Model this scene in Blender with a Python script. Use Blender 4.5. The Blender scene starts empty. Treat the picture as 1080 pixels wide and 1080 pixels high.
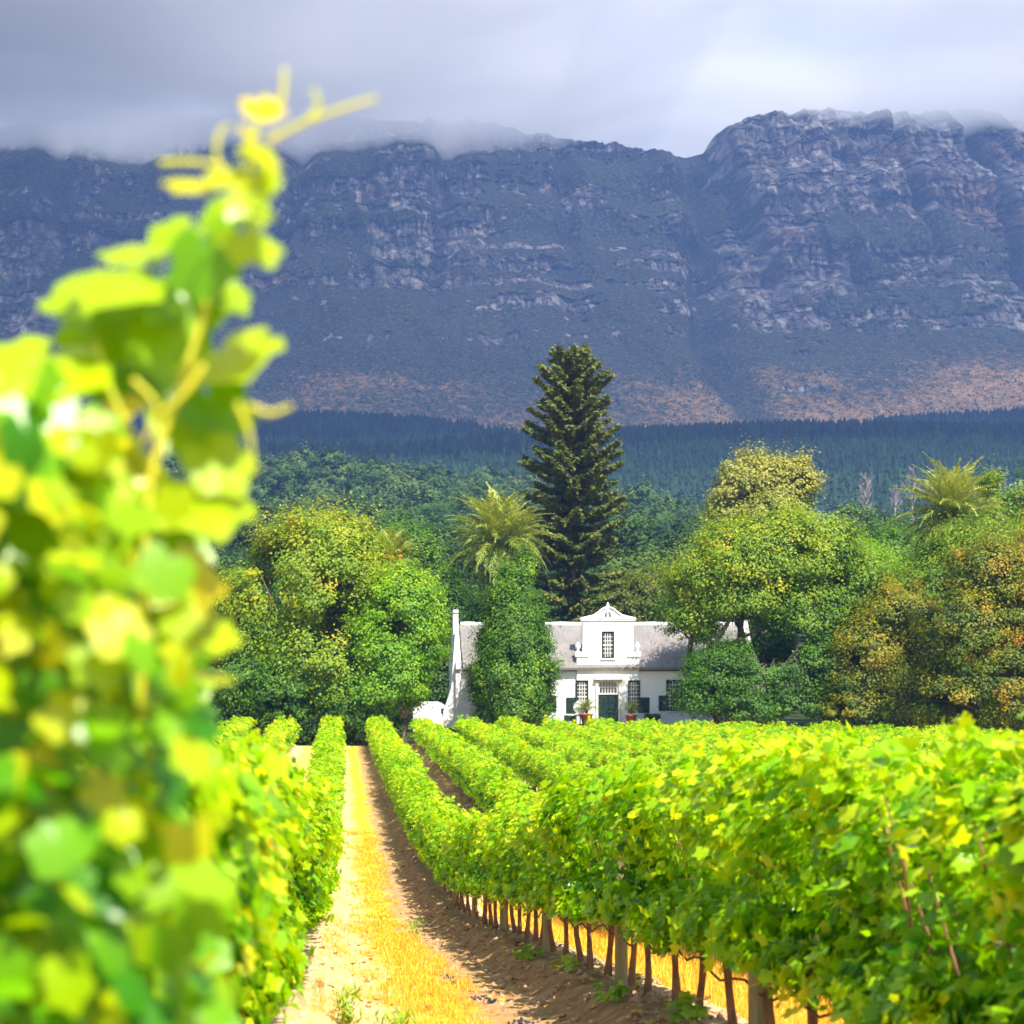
import bpy, math
import numpy as np

# ------------------------------------------------------------------ camera, sky, sun, exposure
S = bpy.context.scene
C = S.collection
E = 1.9                       # eye height
F = 2000.0                    # focal length in pixels of the 1080 px frame
VX, VY = 358.0, 740.0         # vanishing point of the rows

cd = bpy.data.cameras.new('camera'); cam = bpy.data.objects.new('camera', cd); C.objects.link(cam)
S.camera = cam
cam.location = (0, 0, E); cam.rotation_euler = (math.pi / 2, 0, 0)
cd.sensor_width = 36; cd.lens = 36 * F / 1080
cd.shift_x = (540 - VX) / 1080; cd.shift_y = (VY - 540) / 1080
cd.clip_start = 0.05; cd.clip_end = 30000
cd.dof.use_dof = True; cd.dof.focus_distance = 28; cd.dof.aperture_fstop = 4.0

SUN_EL = math.radians(54); sx, sy = 0.36, -0.93
sdir = np.array([sx * math.cos(SUN_EL), sy * math.cos(SUN_EL), math.sin(SUN_EL)])
W = bpy.data.worlds.new('World'); S.world = W; W.use_nodes = True
nt = W.node_tree
sky = nt.nodes.new('ShaderNodeTexSky'); sky.sky_type = 'NISHITA'; sky.sun_disc = False
sky.sun_elevation = SUN_EL; sky.sun_rotation = math.atan2(sx, sy)
nt.links.new(sky.outputs[0], nt.nodes['Background'].inputs[0]); nt.nodes['Background'].inputs[1].default_value = 0.105
sl = bpy.data.lights.new('sun', 'SUN'); sl.energy = 5.0; sl.angle = math.radians(0.5); sl.color = (1, 0.93, 0.82)
so = bpy.data.objects.new('sun', sl); C.objects.link(so)
import mathutils
so.rotation_euler = mathutils.Vector(sdir).to_track_quat('Z', 'Y').to_euler()
S.view_settings.view_transform = 'Standard'; S.view_settings.look = 'None'
S.view_settings.exposure = 1.38; S.view_settings.gamma = 1
cy = S.cycles
cy.max_bounces = 5; cy.diffuse_bounces = 3; cy.glossy_bounces = 2; cy.transmission_bounces = 4; cy.volume_bounces = 3
cy.transparent_max_bounces = 6; cy.use_adaptive_sampling = True; cy.adaptive_threshold = 0.02
cy.sample_clamp_indirect = 6; cy.use_denoising = True
cy.caustics_reflective = False; cy.caustics_refractive = False

rng = np.random.default_rng(7)

# ------------------------------------------------------------------ helpers
def px(x, y, Y):
    """pixel of the photograph at depth Y -> metres"""
    return np.array([(x - VX) / F * Y, Y, E + (VY - y) / F * Y])

def smooth(a, b, x):
    t = np.clip((np.asarray(x, float) - a) / (b - a), 0, 1); return t * t * (3 - 2 * t)

def _h(ix, iy, seed):
    v = (ix.astype(np.int64) * 374761393 + iy.astype(np.int64) * 668265263 + seed * 1442695041) & 0xffffffff
    v = ((v ^ (v >> 13)) * 1274126177) & 0xffffffff
    v = (v ^ (v >> 16)) & 0xffffffff
    return v / 4294967295.0

def vnoise(x, y, seed=0):
    x = np.asarray(x, float); y = np.asarray(y, float)
    ix = np.floor(x); iy = np.floor(y); fx = x - ix; fy = y - iy
    fx = fx * fx * (3 - 2 * fx); fy = fy * fy * (3 - 2 * fy)
    a = _h(ix, iy, seed); b = _h(ix + 1, iy, seed); c = _h(ix, iy + 1, seed); d = _h(ix + 1, iy + 1, seed)
    return (a * (1 - fx) + b * fx) * (1 - fy) + (c * (1 - fx) + d * fx) * fy

def fbm(x, y, o=4, seed=0, lac=2.03, gain=.5):
    s = 0; a = 1; t = 0
    for k in range(o):
        s = s + a * (vnoise(x, y, seed + k * 17) * 2 - 1); t += a; a *= gain; x = x * lac + 3.1; y = y * lac + 7.7
    return s / t

def ridged(x, y, o=4, seed=0):
    s = 0; a = 1; t = 0
    for k in range(o):
        s = s + a * (1 - np.abs(vnoise(x, y, seed + k * 31) * 2 - 1)); t += a; a *= .5; x = x * 2.1 + 5; y = y * 2.1 + 1
    return s / t

def raw_mesh(name, verts, faces, attrs=None, smooth_shade=False, mats=None, midx=None):
    """faces: (n,k) int array or a list of such arrays; attrs: name -> per-face float"""
    if not isinstance(faces, list): faces = [faces]
    faces = [np.asarray(f, np.int32) for f in faces if len(f)]
    me = bpy.data.meshes.new(name)
    verts = np.asarray(verts, np.float32)
    me.vertices.add(len(verts)); me.vertices.foreach_set('co', verts.ravel())
    tot = np.concatenate([np.full(len(f), f.shape[1], np.int32) for f in faces])
    idx = np.concatenate([f.ravel() for f in faces])
    me.loops.add(len(idx)); me.loops.foreach_set('vertex_index', idx)
    me.polygons.add(len(tot))
    me.polygons.foreach_set('loop_start', np.concatenate([[0], np.cumsum(tot)[:-1]]).astype(np.int32))
    if smooth_shade: me.polygons.foreach_set('use_smooth', np.ones(len(tot), bool))
    else: me.polygons.foreach_set('use_smooth', np.zeros(len(tot), bool))
    me.update(calc_edges=True)
    for k, v in (attrs or {}).items():
        dom = 'FACE' if len(v) == len(tot) else 'POINT'
        at = me.attributes.new(k, 'FLOAT', dom); at.data.foreach_set('value', np.asarray(v, np.float32))
    for m in (mats or []): me.materials.append(m)
    if midx is not None: me.polygons.foreach_set('material_index', np.asarray(midx, np.int32))
    return me

def link(name, me, parent=None, loc=None):
    o = bpy.data.objects.new(name, me); C.objects.link(o)
    if parent: o.parent = parent
    if loc is not None: o.location = loc
    return o

def tag(o, label, cat, group=None):
    o['label'] = label; o['category'] = cat
    if group: o['group'] = group
    return o

def thing(name, label, cat, loc=(0, 0, 0), rz=0, group=None, s=1.0):
    o = bpy.data.objects.new(name, None); C.objects.link(o)
    o.location = loc; o.rotation_euler = (0, 0, rz); o.scale = (s, s, s); o.empty_display_size = .2
    return tag(o, label, cat, group)

def dup(root, loc, rz=0, s=1.0, label=None, group=None):
    r = root.copy(); C.objects.link(r); r.location = loc; r.rotation_euler = (0, 0, rz)
    r.scale = (s, s, s) if np.isscalar(s) else s
    if label: r['label'] = label
    if group: r['group'] = group
    for ch in list(root.children):
        c = ch.copy(); C.objects.link(c); c.parent = r
    return r

class MB:
    """collects polygons into ONE mesh"""
    def __init__(s): s.v = []; s.q = []; s.t = []; s.n = 0; s.extra = {}
    def add(s, v, f):
        v = np.asarray(v, float)
        for p in f:
            p = [int(i) + s.n for i in p]
            s.extra.setdefault(len(p), []).append(p)
        s.v.append(v); s.n += len(v)
    def box(s, x0, x1, y0, y1, z0, z1):
        v = [(x, y, z) for z in (z0, z1) for y in (y0, y1) for x in (x0, x1)]
        s.add(v, [(0, 2, 3, 1), (4, 5, 7, 6), (0, 1, 5, 4), (2, 6, 7, 3), (0, 4, 6, 2), (1, 3, 7, 5)])
    def bbox(s, x0, x1, y0, y1, z0, z1, b=.01):
        """box with chamfered edges"""
        x = (x0, x1); y = (y0, y1); z = (z0, z1); V = []; ids = {}
        for i in (0, 1):
            for j in (0, 1):
                for k in (0, 1):
                    c = (x[i], y[j], z[k]); d = (b if i == 0 else -b, b if j == 0 else -b, b if k == 0 else -b)
                    for a in range(3):
                        p = [c[m] + (0 if m == a else d[m]) for m in range(3)]
                        ids[(i, j, k, a)] = len(V); V.append(p)
        Fc = []
        for i in (0, 1): Fc.append([ids[(i, j, k, 0)] for j, k in ((0, 0), (1, 0), (1, 1), (0, 1))])
        for j in (0, 1): Fc.append([ids[(i, j, k, 1)] for i, k in ((0, 0), (1, 0), (1, 1), (0, 1))])
        for k in (0, 1): Fc.append([ids[(i, j, k, 2)] for i, j in ((0, 0), (1, 0), (1, 1), (0, 1))])
        for i in (0, 1):
            for j in (0, 1): Fc.append([ids[(i, j, 0, 0)], ids[(i, j, 1, 0)], ids[(i, j, 1, 1)], ids[(i, j, 0, 1)]])
            for k in (0, 1): Fc.append([ids[(i, 0, k, 0)], ids[(i, 1, k, 0)], ids[(i, 1, k, 2)], ids[(i, 0, k, 2)]])
        for j in (0, 1):
            for k in (0, 1): Fc.append([ids[(0, j, k, 1)], ids[(1, j, k, 1)], ids[(1, j, k, 2)], ids[(0, j, k, 2)]])
        for i in (0, 1):
            for j in (0, 1):
                for k in (0, 1): Fc.append([ids[(i, j, k, a)] for a in range(3)])
        s.add(V, Fc)
    def tube(s, pts, rad, n=7, cap=True, wob=0, seed=0):
        pts = np.asarray(pts, float); rad = np.broadcast_to(np.asarray(rad, float), (len(pts),))
        r = np.random.default_rng(seed)
        T = np.gradient(pts, axis=0); T /= np.linalg.norm(T, axis=1)[:, None] + 1e-9
        ref = np.array([0, 0, 1.]) if abs(T[0, 2]) < .9 else np.array([1., 0, 0])
        V = []
        for i in range(len(pts)):
            a = np.cross(T[i], ref); a /= np.linalg.norm(a) + 1e-9; b = np.cross(T[i], a)
            an = np.arange(n) / n * 2 * math.pi
            rr = rad[i] * (1 + wob * (r.random(n) - .5))
            V.append(pts[i] + (np.cos(an) * rr)[:, None] * a + (np.sin(an) * rr)[:, None] * b)
        V = np.concatenate(V); Fc = []
        for i in range(len(pts) - 1):
            for k in range(n):
                Fc.append((i * n + k, i * n + (k + 1) % n, (i + 1) * n + (k + 1) % n, (i + 1) * n + k))
        if cap: Fc.append(list(range(n))[::-1]); Fc.append([(len(pts) - 1) * n + k for k in range(n)])
        s.add(V, Fc)
    def lathe(s, prof, c=(0, 0, 0), n=20):
        V = []; Fc = []
        for r, z in prof:
            for k in range(n):
                a = k / n * 2 * math.pi; V.append((c[0] + r * math.cos(a), c[1] + r * math.sin(a), c[2] + z))
        for i in range(len(prof) - 1):
            for k in range(n): Fc.append((i * n + k, i * n + (k + 1) % n, (i + 1) * n + (k + 1) % n, (i + 1) * n + k))
        s.add(V, Fc)
    def prism(s, poly, y0, y1):
        """polygon in x,z extruded in y"""
        n = len(poly); V = [(x, y0, z) for x, z in poly] + [(x, y1, z) for x, z in poly]
        Fc = [list(range(n)), list(range(n, 2 * n))[::-1]] + [(k, k + n, (k + 1) % n + n, (k + 1) % n) for k in range(n)]
        s.add(V, Fc)
    def build(s, name, mat, parent=None, sm=False, loc=None):
        me = raw_mesh(name, np.concatenate(s.v), [np.array(f) for f in s.extra.values()], smooth_shade=sm, mats=[mat])
        import bmesh
        b = bmesh.new(); b.from_mesh(me); bmesh.ops.recalc_face_normals(b, faces=b.faces); b.to_mesh(me); b.free()
        return link(name, me, parent, loc)

# ------------------------------------------------------------------ materials
def newmat(name):
    m = bpy.data.materials.new(name); m.use_nodes = True
    return m, m.node_tree, m.node_tree.nodes['Principled BSDF']

def ramp(t, fac, stops, interp='LINEAR'):
    r = t.nodes.new('ShaderNodeValToRGB'); r.color_ramp.interpolation = interp
    e = r.color_ramp.elements
    while len(e) < len(stops): e.new(.5)
    for k, (p, c) in enumerate(stops): e[k].position = p; e[k].color = (*c, 1)
    t.links.new(fac, r.inputs[0]); return r.outputs[0]

def math_(t, op, a, b=None, clamp=False):
    n = t.nodes.new('ShaderNodeMath'); n.operation = op; n.use_clamp = clamp
    for i, v in enumerate((a, b)):
        if v is None: continue
        if isinstance(v, (int, float)): n.inputs[i].default_value = v
        else: t.links.new(v, n.inputs[i])
    return n.outputs[0]

def noise(t, scale, detail=4, rough=.6, coord='Object', sc=(1, 1, 1)):
    tc = t.nodes.new('ShaderNodeTexCoord'); mp = t.nodes.new('ShaderNodeMapping'); mp.inputs['Scale'].default_value = sc
    n = t.nodes.new('ShaderNodeTexNoise'); n.inputs['Scale'].default_value = scale; n.inputs['Detail'].default_value = detail
    n.inputs['Roughness'].default_value = rough
    t.links.new(tc.outputs[coord], mp.inputs[0]); t.links.new(mp.outputs[0], n.inputs['Vector']); return n.outputs['Fac']

def mixc(t, fac, a, b, bl='MIX'):
    n = t.nodes.new('ShaderNodeMix'); n.data_type = 'RGBA'; n.blend_type = bl
    for sock, v in ((n.inputs[0], fac), (n.inputs[6], a), (n.inputs[7], b)):
        if isinstance(v, (int, float)): sock.default_value = v
        elif isinstance(v, tuple): sock.default_value = (*v, 1)
        else: t.links.new(v, sock)
    return n.outputs[2]

def bump(t, p, h, strength=.5, dist=.05):
    b = t.nodes.new('ShaderNodeBump'); b.inputs['Strength'].default_value = strength; b.inputs['Distance'].default_value = dist
    t.links.new(h, b.inputs['Height']); t.links.new(b.outputs[0], p.inputs['Normal'])

def leaf_mat(name, stops, trans=.35, rough=.5, spec=.4, objvar=.25):
    """leaf colours picked per leaf (attribute t) plus a little per plant"""
    m, t, p = newmat(name)
    at = t.nodes.new('ShaderNodeAttribute'); at.attribute_name = 't'
    oi = t.nodes.new('ShaderNodeObjectInfo')
    f = math_(t, 'ADD', at.outputs['Fac'], math_(t, 'MULTIPLY', math_(t, 'SUBTRACT', oi.outputs['Random'], .5), objvar), True)
    col = ramp(t, f, stops)
    t.links.new(col, p.inputs['Base Color']); p.inputs['Roughness'].default_value = rough
    p.inputs['Specular IOR Level'].default_value = spec
    tr = t.nodes.new('ShaderNodeBsdfTranslucent')
    c2 = mixc(t, .45, col, mixc(t, 1.0, col, (1.6, 1.35, .35), 'MULTIPLY')); t.links.new(c2, tr.inputs[0])
    mx = t.nodes.new('ShaderNodeMixShader'); mx.inputs[0].default_value = trans
    t.links.new(p.outputs[0], mx.inputs[1]); t.links.new(tr.outputs[0], mx.inputs[2])
    t.links.new(mx.outputs[0], t.nodes['Material Output'].inputs[0])
    return m

def plain(name, stops, scale=3, rough=.7, bmp=0, sc=(1, 1, 1), spec=.3, detail=5):
    m, t, p = newmat(name)
    n = noise(t, scale, detail, .6, 'Object', sc)
    t.links.new(ramp(t, n, stops), p.inputs['Base Color']); p.inputs['Roughness'].default_value = rough
    p.inputs['Specular IOR Level'].default_value = spec
    if bmp: bump(t, p, n, .6, bmp)
    return m

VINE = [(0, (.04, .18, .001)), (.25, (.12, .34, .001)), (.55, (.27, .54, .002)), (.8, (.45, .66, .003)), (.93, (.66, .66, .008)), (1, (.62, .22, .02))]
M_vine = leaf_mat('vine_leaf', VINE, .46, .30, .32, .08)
M_vine_near = leaf_mat('vine_leaf_young', [(0, (.04, .20, .001)), (.4, (.15, .38, .001)), (.75, (.40, .54, .001)), (1, (.70, .52, .003))], .45, .34, .42, 0)
M_shoot = plain('green_shoot', [(.3, (.36, .42, .02)), (.7, (.60, .52, .03))], 20, .45)
M_trunk = plain('vine_bark', [(.3, (.11, .045, .022)), (.7, (.34, .17, .09))], 14, .9, .02, (1, 1, .25))
M_bark = plain('tree_bark', [(.3, (.07, .05, .035)), (.7, (.22, .17, .12))], 3, .9, .05, (1, 1, .2))
M_palebark = plain('bleached_bark', [(.3, (.16, .14, .13)), (.7, (.32, .29, .27))], 1.5, .9)
M_post = plain('weathered_post', [(.3, (.17, .15, .08)), (.7, (.36, .31, .18))], 9, .85, .01, (1, 1, .12))
M_wire = plain('galvanised_wire', [(.3, (.25, .24, .22)), (.7, (.4, .38, .35))], 30, .45)
M_hose = plain('hose_rubber', [(.3, (.03, .028, .025)), (.7, (.10, .08, .06))], 12, .6)

# ------------------------------------------------------------------ terrain
_ty = np.array([-400, 0, 6, 8, 10, 13, 16, 24, 35, 44, 54, 66, 78, 100, 118, 122, 127, 140, 160, 200, 300, 450, 700, 760, 900, 1300, 1700, 2500, 9000], float)
_tz = np.array([-1.5, -1.9, -1.9, -2.0, -2.13, -2.3, -2.55, -3.2, -4.15, -4.4, -4.3, -4.0, -3.75, -3.2, -2.85, -2.65, -2.45, -2.3, -1.8, 1, 12, 30, 66, 70, 94, 172, 243, 250, 250], float)
ROW0, SP = -0.45, 2.7
YEND = 117.0
def row_x(k): return ROW0 + k * SP
def base_z(X, Y):
    X = np.asarray(X, float); Y = np.asarray(Y, float)
    # smoothed profile
    z = sum(np.interp(Y + d * np.clip(np.abs(Y) * .06, .3, 60), _ty, _tz) for d in (-1, -.5, 0, .5, 1)) / 5 + E
    z = z + 1.05 * smooth(5, 10, X) * smooth(118.5, 123, Y) * (1 - smooth(150, 190, Y))
    z = z - .013 * np.clip(X - 4, 0, 60) * smooth(50, 110, Y) * (1 - smooth(118, 124, Y))
    far = smooth(220, 700, Y)
    z = z + far * (fbm(X / 260., Y / 260., 3, 5) * 12 + fbm(X / 900., Y / 700., 2, 9) * 10) * (1 - smooth(1900, 2500, Y))
    rb = np.exp(-((Y - 640) / 170.) ** 2)
    z = z + rb * (13 * fbm(X / 75., Y / 110., 3, 15) - 20 * smooth(60, 190, X) + 6 * smooth(-20, -60, X)) 
    # saddle right of the middle
    z = z - 22 * np.exp(-((X - 270) / 170.) ** 2) * smooth(1200, 1600, Y) * (1 - smooth(1800, 2100, Y))
    return z
def ground_z(X, Y):
    X = np.asarray(X, float); Y = np.asarray(Y, float)
    z = base_z(X, Y)
    ph = (X - ROW0) / SP; d = (ph - np.round(ph)) * SP          # distance to the nearest row
    inv = smooth(1.5, 4, Y) * (1 - smooth(117, 119, Y))
    berm = .24 * np.exp(-(d / .52) ** 4) + .012 * fbm(X * 3, Y * 3, 3, 3)
    rough = np.exp(-((np.abs(d) - .45) / .45) ** 2) * (.06 * fbm(X * 3.2, Y * 2.6, 4, 41)) + .02 * fbm(X * 9, Y * 7, 3, 42)
    return z + inv * (berm + rough)

def grid_faces(nx, ny):
    i = np.arange(nx - 1)[None, :] + np.arange(ny - 1)[:, None] * nx
    i = i.ravel(); return np.stack([i, i + 1, i + 1 + nx, i + nx], 1)

def ladder(*segs):
    out = []
    for a, b, st in segs: out.append(np.arange(a, b, st))
    out.append([segs[-1][1]]); return np.unique(np.concatenate(out))

# soil, straw and sand by where they lie in each alley
M_ground, t, p = newmat('vineyard_soil')
tc = t.nodes.new('ShaderNodeTexCoord'); sp_ = t.nodes.new('ShaderNodeSeparateXYZ'); t.links.new(tc.outputs['Object'], sp_.inputs[0])
phx = math_(t, 'DIVIDE', math_(t, 'SUBTRACT', sp_.outputs[0], ROW0), SP)
fr = math_(t, 'FRACT', math_(t, 'ADD', phx, 100.0))                # 0 at a row, 1 at the next
wob = math_(t, 'MULTIPLY', math_(t, 'SUBTRACT', noise(t, .9, 5), .5), .35)
frw = math_(t, 'ADD', fr, wob)
straw = math_(t, 'MULTIPLY', math_(t, 'SUBTRACT', 1.0, math_(t, 'MULTIPLY', math_(t, 'ABSOLUTE', math_(t, 'SUBTRACT', frw, .47)), 5.0)), 1.6, True)
soil = ramp(t, noise(t, 6, 8, .7), [(.25, (.17, .08, .035)), (.5, (.36, .21, .085)), (.75, (.52, .33, .15))])
sand = ramp(t, noise(t, 5, 8, .7), [(.25, (.46, .27, .12)), (.55, (.64, .42, .22)), (.8, (.80, .62, .40))])
gold = ramp(t, noise(t, 30, 5, .7, 'Object', (1, .25, 1)), [(.3, (.52, .27, .05)), (.55, (.72, .42, .08)), (.8, (.88, .62, .22))])
sandm = ramp(t, frw, [(.50, (1, 1, 1)), (.62, (0, 0, 0))])
c = mixc(t, sandm, soil, sand); c = mixc(t, straw, c, gold)
# outside the vineyard: dry grass near, scrub farther
yfar = t.nodes.new('ShaderNodeMapRange'); yfar.inputs[1].default_value = 118; yfar.inputs[2].default_value = 124; t.links.new(sp_.outputs[1], yfar.inputs[0])
grass = ramp(t, noise(t, .05, 6, .7), [(.3, (.02, .035, .010)), (.55, (.035, .055, .014)), (.75, (.08, .075, .03))])
c = mixc(t, yfar.outputs[0], c, grass)
t.links.new(c, p.inputs['Base Color']); p.inputs['Roughness'].default_value = .95; p.inputs['Specular IOR Level'].default_value = .15
bump(t, p, noise(t, 12, 8, .75), .8, .05)

gx = ladder((-9000, -400, 400), (-400, -40, 18), (-40, -6, 1.0), (-6, 3.2, .07), (3.2, 12, .3), (12, 46, .45), (46, 400, 18), (400, 9000, 400))
gy = ladder((-400, 0, 25), (0, 6, .5), (6, 30, .08), (30, 60, .2), (60, 124, .5), (124, 200, 3), (200, 1900, 14), (1900, 9000, 400))
GX, GY = np.meshgrid(gx, gy)
GZ = ground_z(GX, GY)
me = raw_mesh('ground', np.stack([GX, GY, GZ], -1).reshape(-1, 3), grid_faces(len(gx), len(gy)), smooth_shade=True, mats=[M_ground])
g = link('ground', me); g['kind'] = 'structure'

# the sandy path between the first two rows, a sheet on the ground
M_path, t, p = newmat('sandy_path')
tc = t.nodes.new('ShaderNodeTexCoord'); sp_ = t.nodes.new('ShaderNodeSeparateXYZ'); t.links.new(tc.outputs['Object'], sp_.inputs[0])
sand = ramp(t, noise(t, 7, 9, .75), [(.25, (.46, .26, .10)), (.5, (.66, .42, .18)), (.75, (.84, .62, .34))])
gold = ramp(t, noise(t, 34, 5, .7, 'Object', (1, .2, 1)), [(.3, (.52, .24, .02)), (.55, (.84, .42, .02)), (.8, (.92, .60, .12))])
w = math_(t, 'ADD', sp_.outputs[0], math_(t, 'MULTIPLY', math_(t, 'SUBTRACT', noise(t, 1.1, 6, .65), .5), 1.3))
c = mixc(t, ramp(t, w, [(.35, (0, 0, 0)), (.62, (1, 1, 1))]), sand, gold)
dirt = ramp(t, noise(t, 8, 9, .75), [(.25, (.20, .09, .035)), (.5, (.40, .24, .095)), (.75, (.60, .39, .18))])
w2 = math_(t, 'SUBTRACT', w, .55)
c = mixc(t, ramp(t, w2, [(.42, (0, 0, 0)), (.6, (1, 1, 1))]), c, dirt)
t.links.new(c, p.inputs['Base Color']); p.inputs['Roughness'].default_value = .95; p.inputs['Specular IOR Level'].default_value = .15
bump(t, p, noise(t, 16, 9, .75), .8, .04)
px_ = ladder((-.35, 1.75, .07)); py_ = ladder((3, 6, .5), (6, 30, .08), (30, 60, .2), (60, 117.5, .5))
PX, PY = np.meshgrid(px_, py_)
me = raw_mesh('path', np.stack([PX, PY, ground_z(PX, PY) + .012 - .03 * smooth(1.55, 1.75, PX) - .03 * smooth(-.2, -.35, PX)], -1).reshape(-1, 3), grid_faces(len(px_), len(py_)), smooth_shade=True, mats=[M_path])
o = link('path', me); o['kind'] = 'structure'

# ------------------------------------------------------------------ leaves
def rot_frames(nrm, up):
    """columns: x, y(tip direction), z(normal)"""
    z = nrm / (np.linalg.norm(nrm, axis=1)[:, None] + 1e-9)
    y = up - (up * z).sum(1)[:, None] * z; y /= np.linalg.norm(y, axis=1)[:, None] + 1e-9
    return np.cross(y, z), y, z

def place(tv, tf, pos, nrm, up, size, curl=None):
    """copies of a template leaf -> verts, faces"""
    X, Y, Z = rot_frames(nrm, up); n = len(pos); k = len(tv)
    s = np.asarray(size).reshape(-1, 1, 1) if not np.isscalar(size) else size
    T = np.broadcast_to(tv, (n, k, 3)).copy()
    if curl is not None: T[:, :, 2] += curl[:, None] * (T[:, :, 0] ** 2) + (curl * .6)[:, None] * T[:, :, 1] ** 2
    V = (T[:, :, 0:1] * X[:, None] + T[:, :, 1:2] * Y[:, None] + T[:, :, 2:3] * Z[:, None]) * s + pos[:, None]
    Fc = (tf[None] + (np.arange(n) * k)[:, None, None]).reshape(-1, tf.shape[1])
    return V.reshape(-1, 3), Fc

def grape_template(fine=False):
    half = [(-84, .40), (-62, .66), (-40, .82), (-18, .80), (2, .72), (22, .88), (38, .94), (52, .82), (64, .78), (78, .93), (90, 1.0)] if fine else \
           [(-75, .45), (-35, .72), (0, .58), (34, .88), (60, .64), (90, 1.0)]
    pts = [(r * math.cos(math.radians(a)), r * math.sin(math.radians(a))) for a, r in half]
    pts = pts + [(-x, y) for x, y in pts[:-1][::-1]]
    v = [(0, -.05, .06)] + [(x, y, -.05 * (x * x + y * y) + (.05 if i % 2 else -.02)) for i, (x, y) in enumerate(pts)]
    n = len(pts); f = [(0, 1 + i, 1 + (i + 1) % n) for i in range(n - 1)]
    v = np.array(v) * .55
    return v, np.array(f)
GT, GF = grape_template(); GTn, GFn = grape_template(True)
DT = np.array([(0, -.5, 0), (.32, -.05, .07), (0, .5, 0), (-.32, -.05, .07)]); DF = np.array([(0, 1, 2, 3)])     # simple leaf

def unit(n, r=rng):
    v = r.normal(size=(n, 3)); return v / np.linalg.norm(v, axis=1)[:, None]

# ------------------------------------------------------------------ grapevines
HV = 1.88
def vine_foliage(seed, n=2600, L=1.15, fold=True, size=(.038, .070), tmpl=(GT, GF), gaps=True):
    r = np.random.default_rng(seed)
    # shoots: start on the cordon, rise, spill outward; leaves sit along them
    P = []; N = []; U = []; Z = []; Sz = []
    ns = 40; per = n // ns
    for k in range(ns):
        y0 = (r.random() - .5) * L; side = r.choice([-1, 1]); out = r.uniform(.06, .34); top = r.uniform(1.5, 1.98)
        t = np.sort(r.random(per)) ** .9
        x = side * out * np.sin(np.clip(t * 1.25, 0, 1) * math.pi * .5) + side * .10 * np.maximum(t - .75, 0) * 3
        z = .74 + (top - .74) * np.sin(t * math.pi * .62) / math.sin(math.pi * .62)
        y = y0 + (t - .3) * r.normal() * .16
        if r.random() < .35: z = z - .35 * np.maximum(t - .6, 0) * 2.4; x = x * 1.15
        if r.random() < .12: z = z + .13 * t * t
        if r.random() < .40: z = .98 - .20 * t + .02 * r.normal(size=per); x = side * (.16 + .16 * t)
        p = np.stack([x, y, z], 1) + r.normal(size=(per, 3)) * (.045, .045, .05)
        P.append(p)
        nn = np.stack([np.sign(p[:, 0]) * (.7 + .6 * np.abs(p[:, 0])), np.zeros(per) - .15, .30 + .45 * smooth(1.3, 1.95, p[:, 2])], 1) + r.normal(size=(per, 3)) * .45
        N.append(nn)
        U.append(np.stack([np.sign(p[:, 0]) * .35 + r.normal(size=per) * .35, r.normal(size=per) * .45, -np.ones(per) * .9], 1))
        Sz.append(r.uniform(size[0], size[1], per) * (1.15 - .5 * t * (r.random(per) < .7)))
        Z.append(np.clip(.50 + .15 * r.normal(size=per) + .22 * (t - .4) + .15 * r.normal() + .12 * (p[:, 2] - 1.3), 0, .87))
    P = np.concatenate(P); N = np.concatenate(N); U = np.concatenate(U); Z = np.concatenate(Z); Sz = np.concatenate(Sz)
    rare = r.random(len(Z)) < .002; Z[rare] = 1.0
    V, Fc = place(tmpl[0], tmpl[1], P, N, U, Sz / .55, r.normal(size=len(P)) * .22)
    T = np.repeat(Z, len(tmpl[1]))
    return V, Fc, T

def make_vine(seed, label, group):
    r = np.random.default_rng(seed + 50)
    v = thing('grapevine', label, 'grapevine', group=group)
    tb = MB(); lean = r.normal() * .16; lx = r.normal() * .04
    hs = np.linspace(-.12, .86, 7)
    pts = [(lx * math.sin(h * 3), lean * h + .02 * math.sin(h * 7 + seed), h) for h in hs]
    tb.tube(pts, [.038, .034, .027, .024, .026, .029, .034], 7, True, .35, seed)
    x, y, z = pts[-1]
    tb.build('trunk', M_trunk, v)
    cb = MB()
    for s in (-1, 1):
        cb.tube([(x, y, z - .03), (x, y + s * .15, z + .03), (x + .01, y + s * .35, z + .02), (x, y + s * .56, z + .01)], [.02, .018, .014, .01], 6, True, .4, seed)
    for k in range(9):                                   # canes
        yy = r.uniform(-.5, .5); sd = r.choice([-1, 1])
        cb.tube([(0, yy, .86), (sd * .05, yy + r.normal() * .04, 1.15), (sd * .12, yy + r.normal() * .08, 1.5), (sd * .18, yy + r.normal() * .1, 1.8)], [.008, .006, .005, .003], 4)
    cb.build('cordon', M_trunk, v)
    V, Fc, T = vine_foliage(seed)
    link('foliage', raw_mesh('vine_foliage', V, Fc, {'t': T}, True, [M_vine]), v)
    return v

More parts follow.
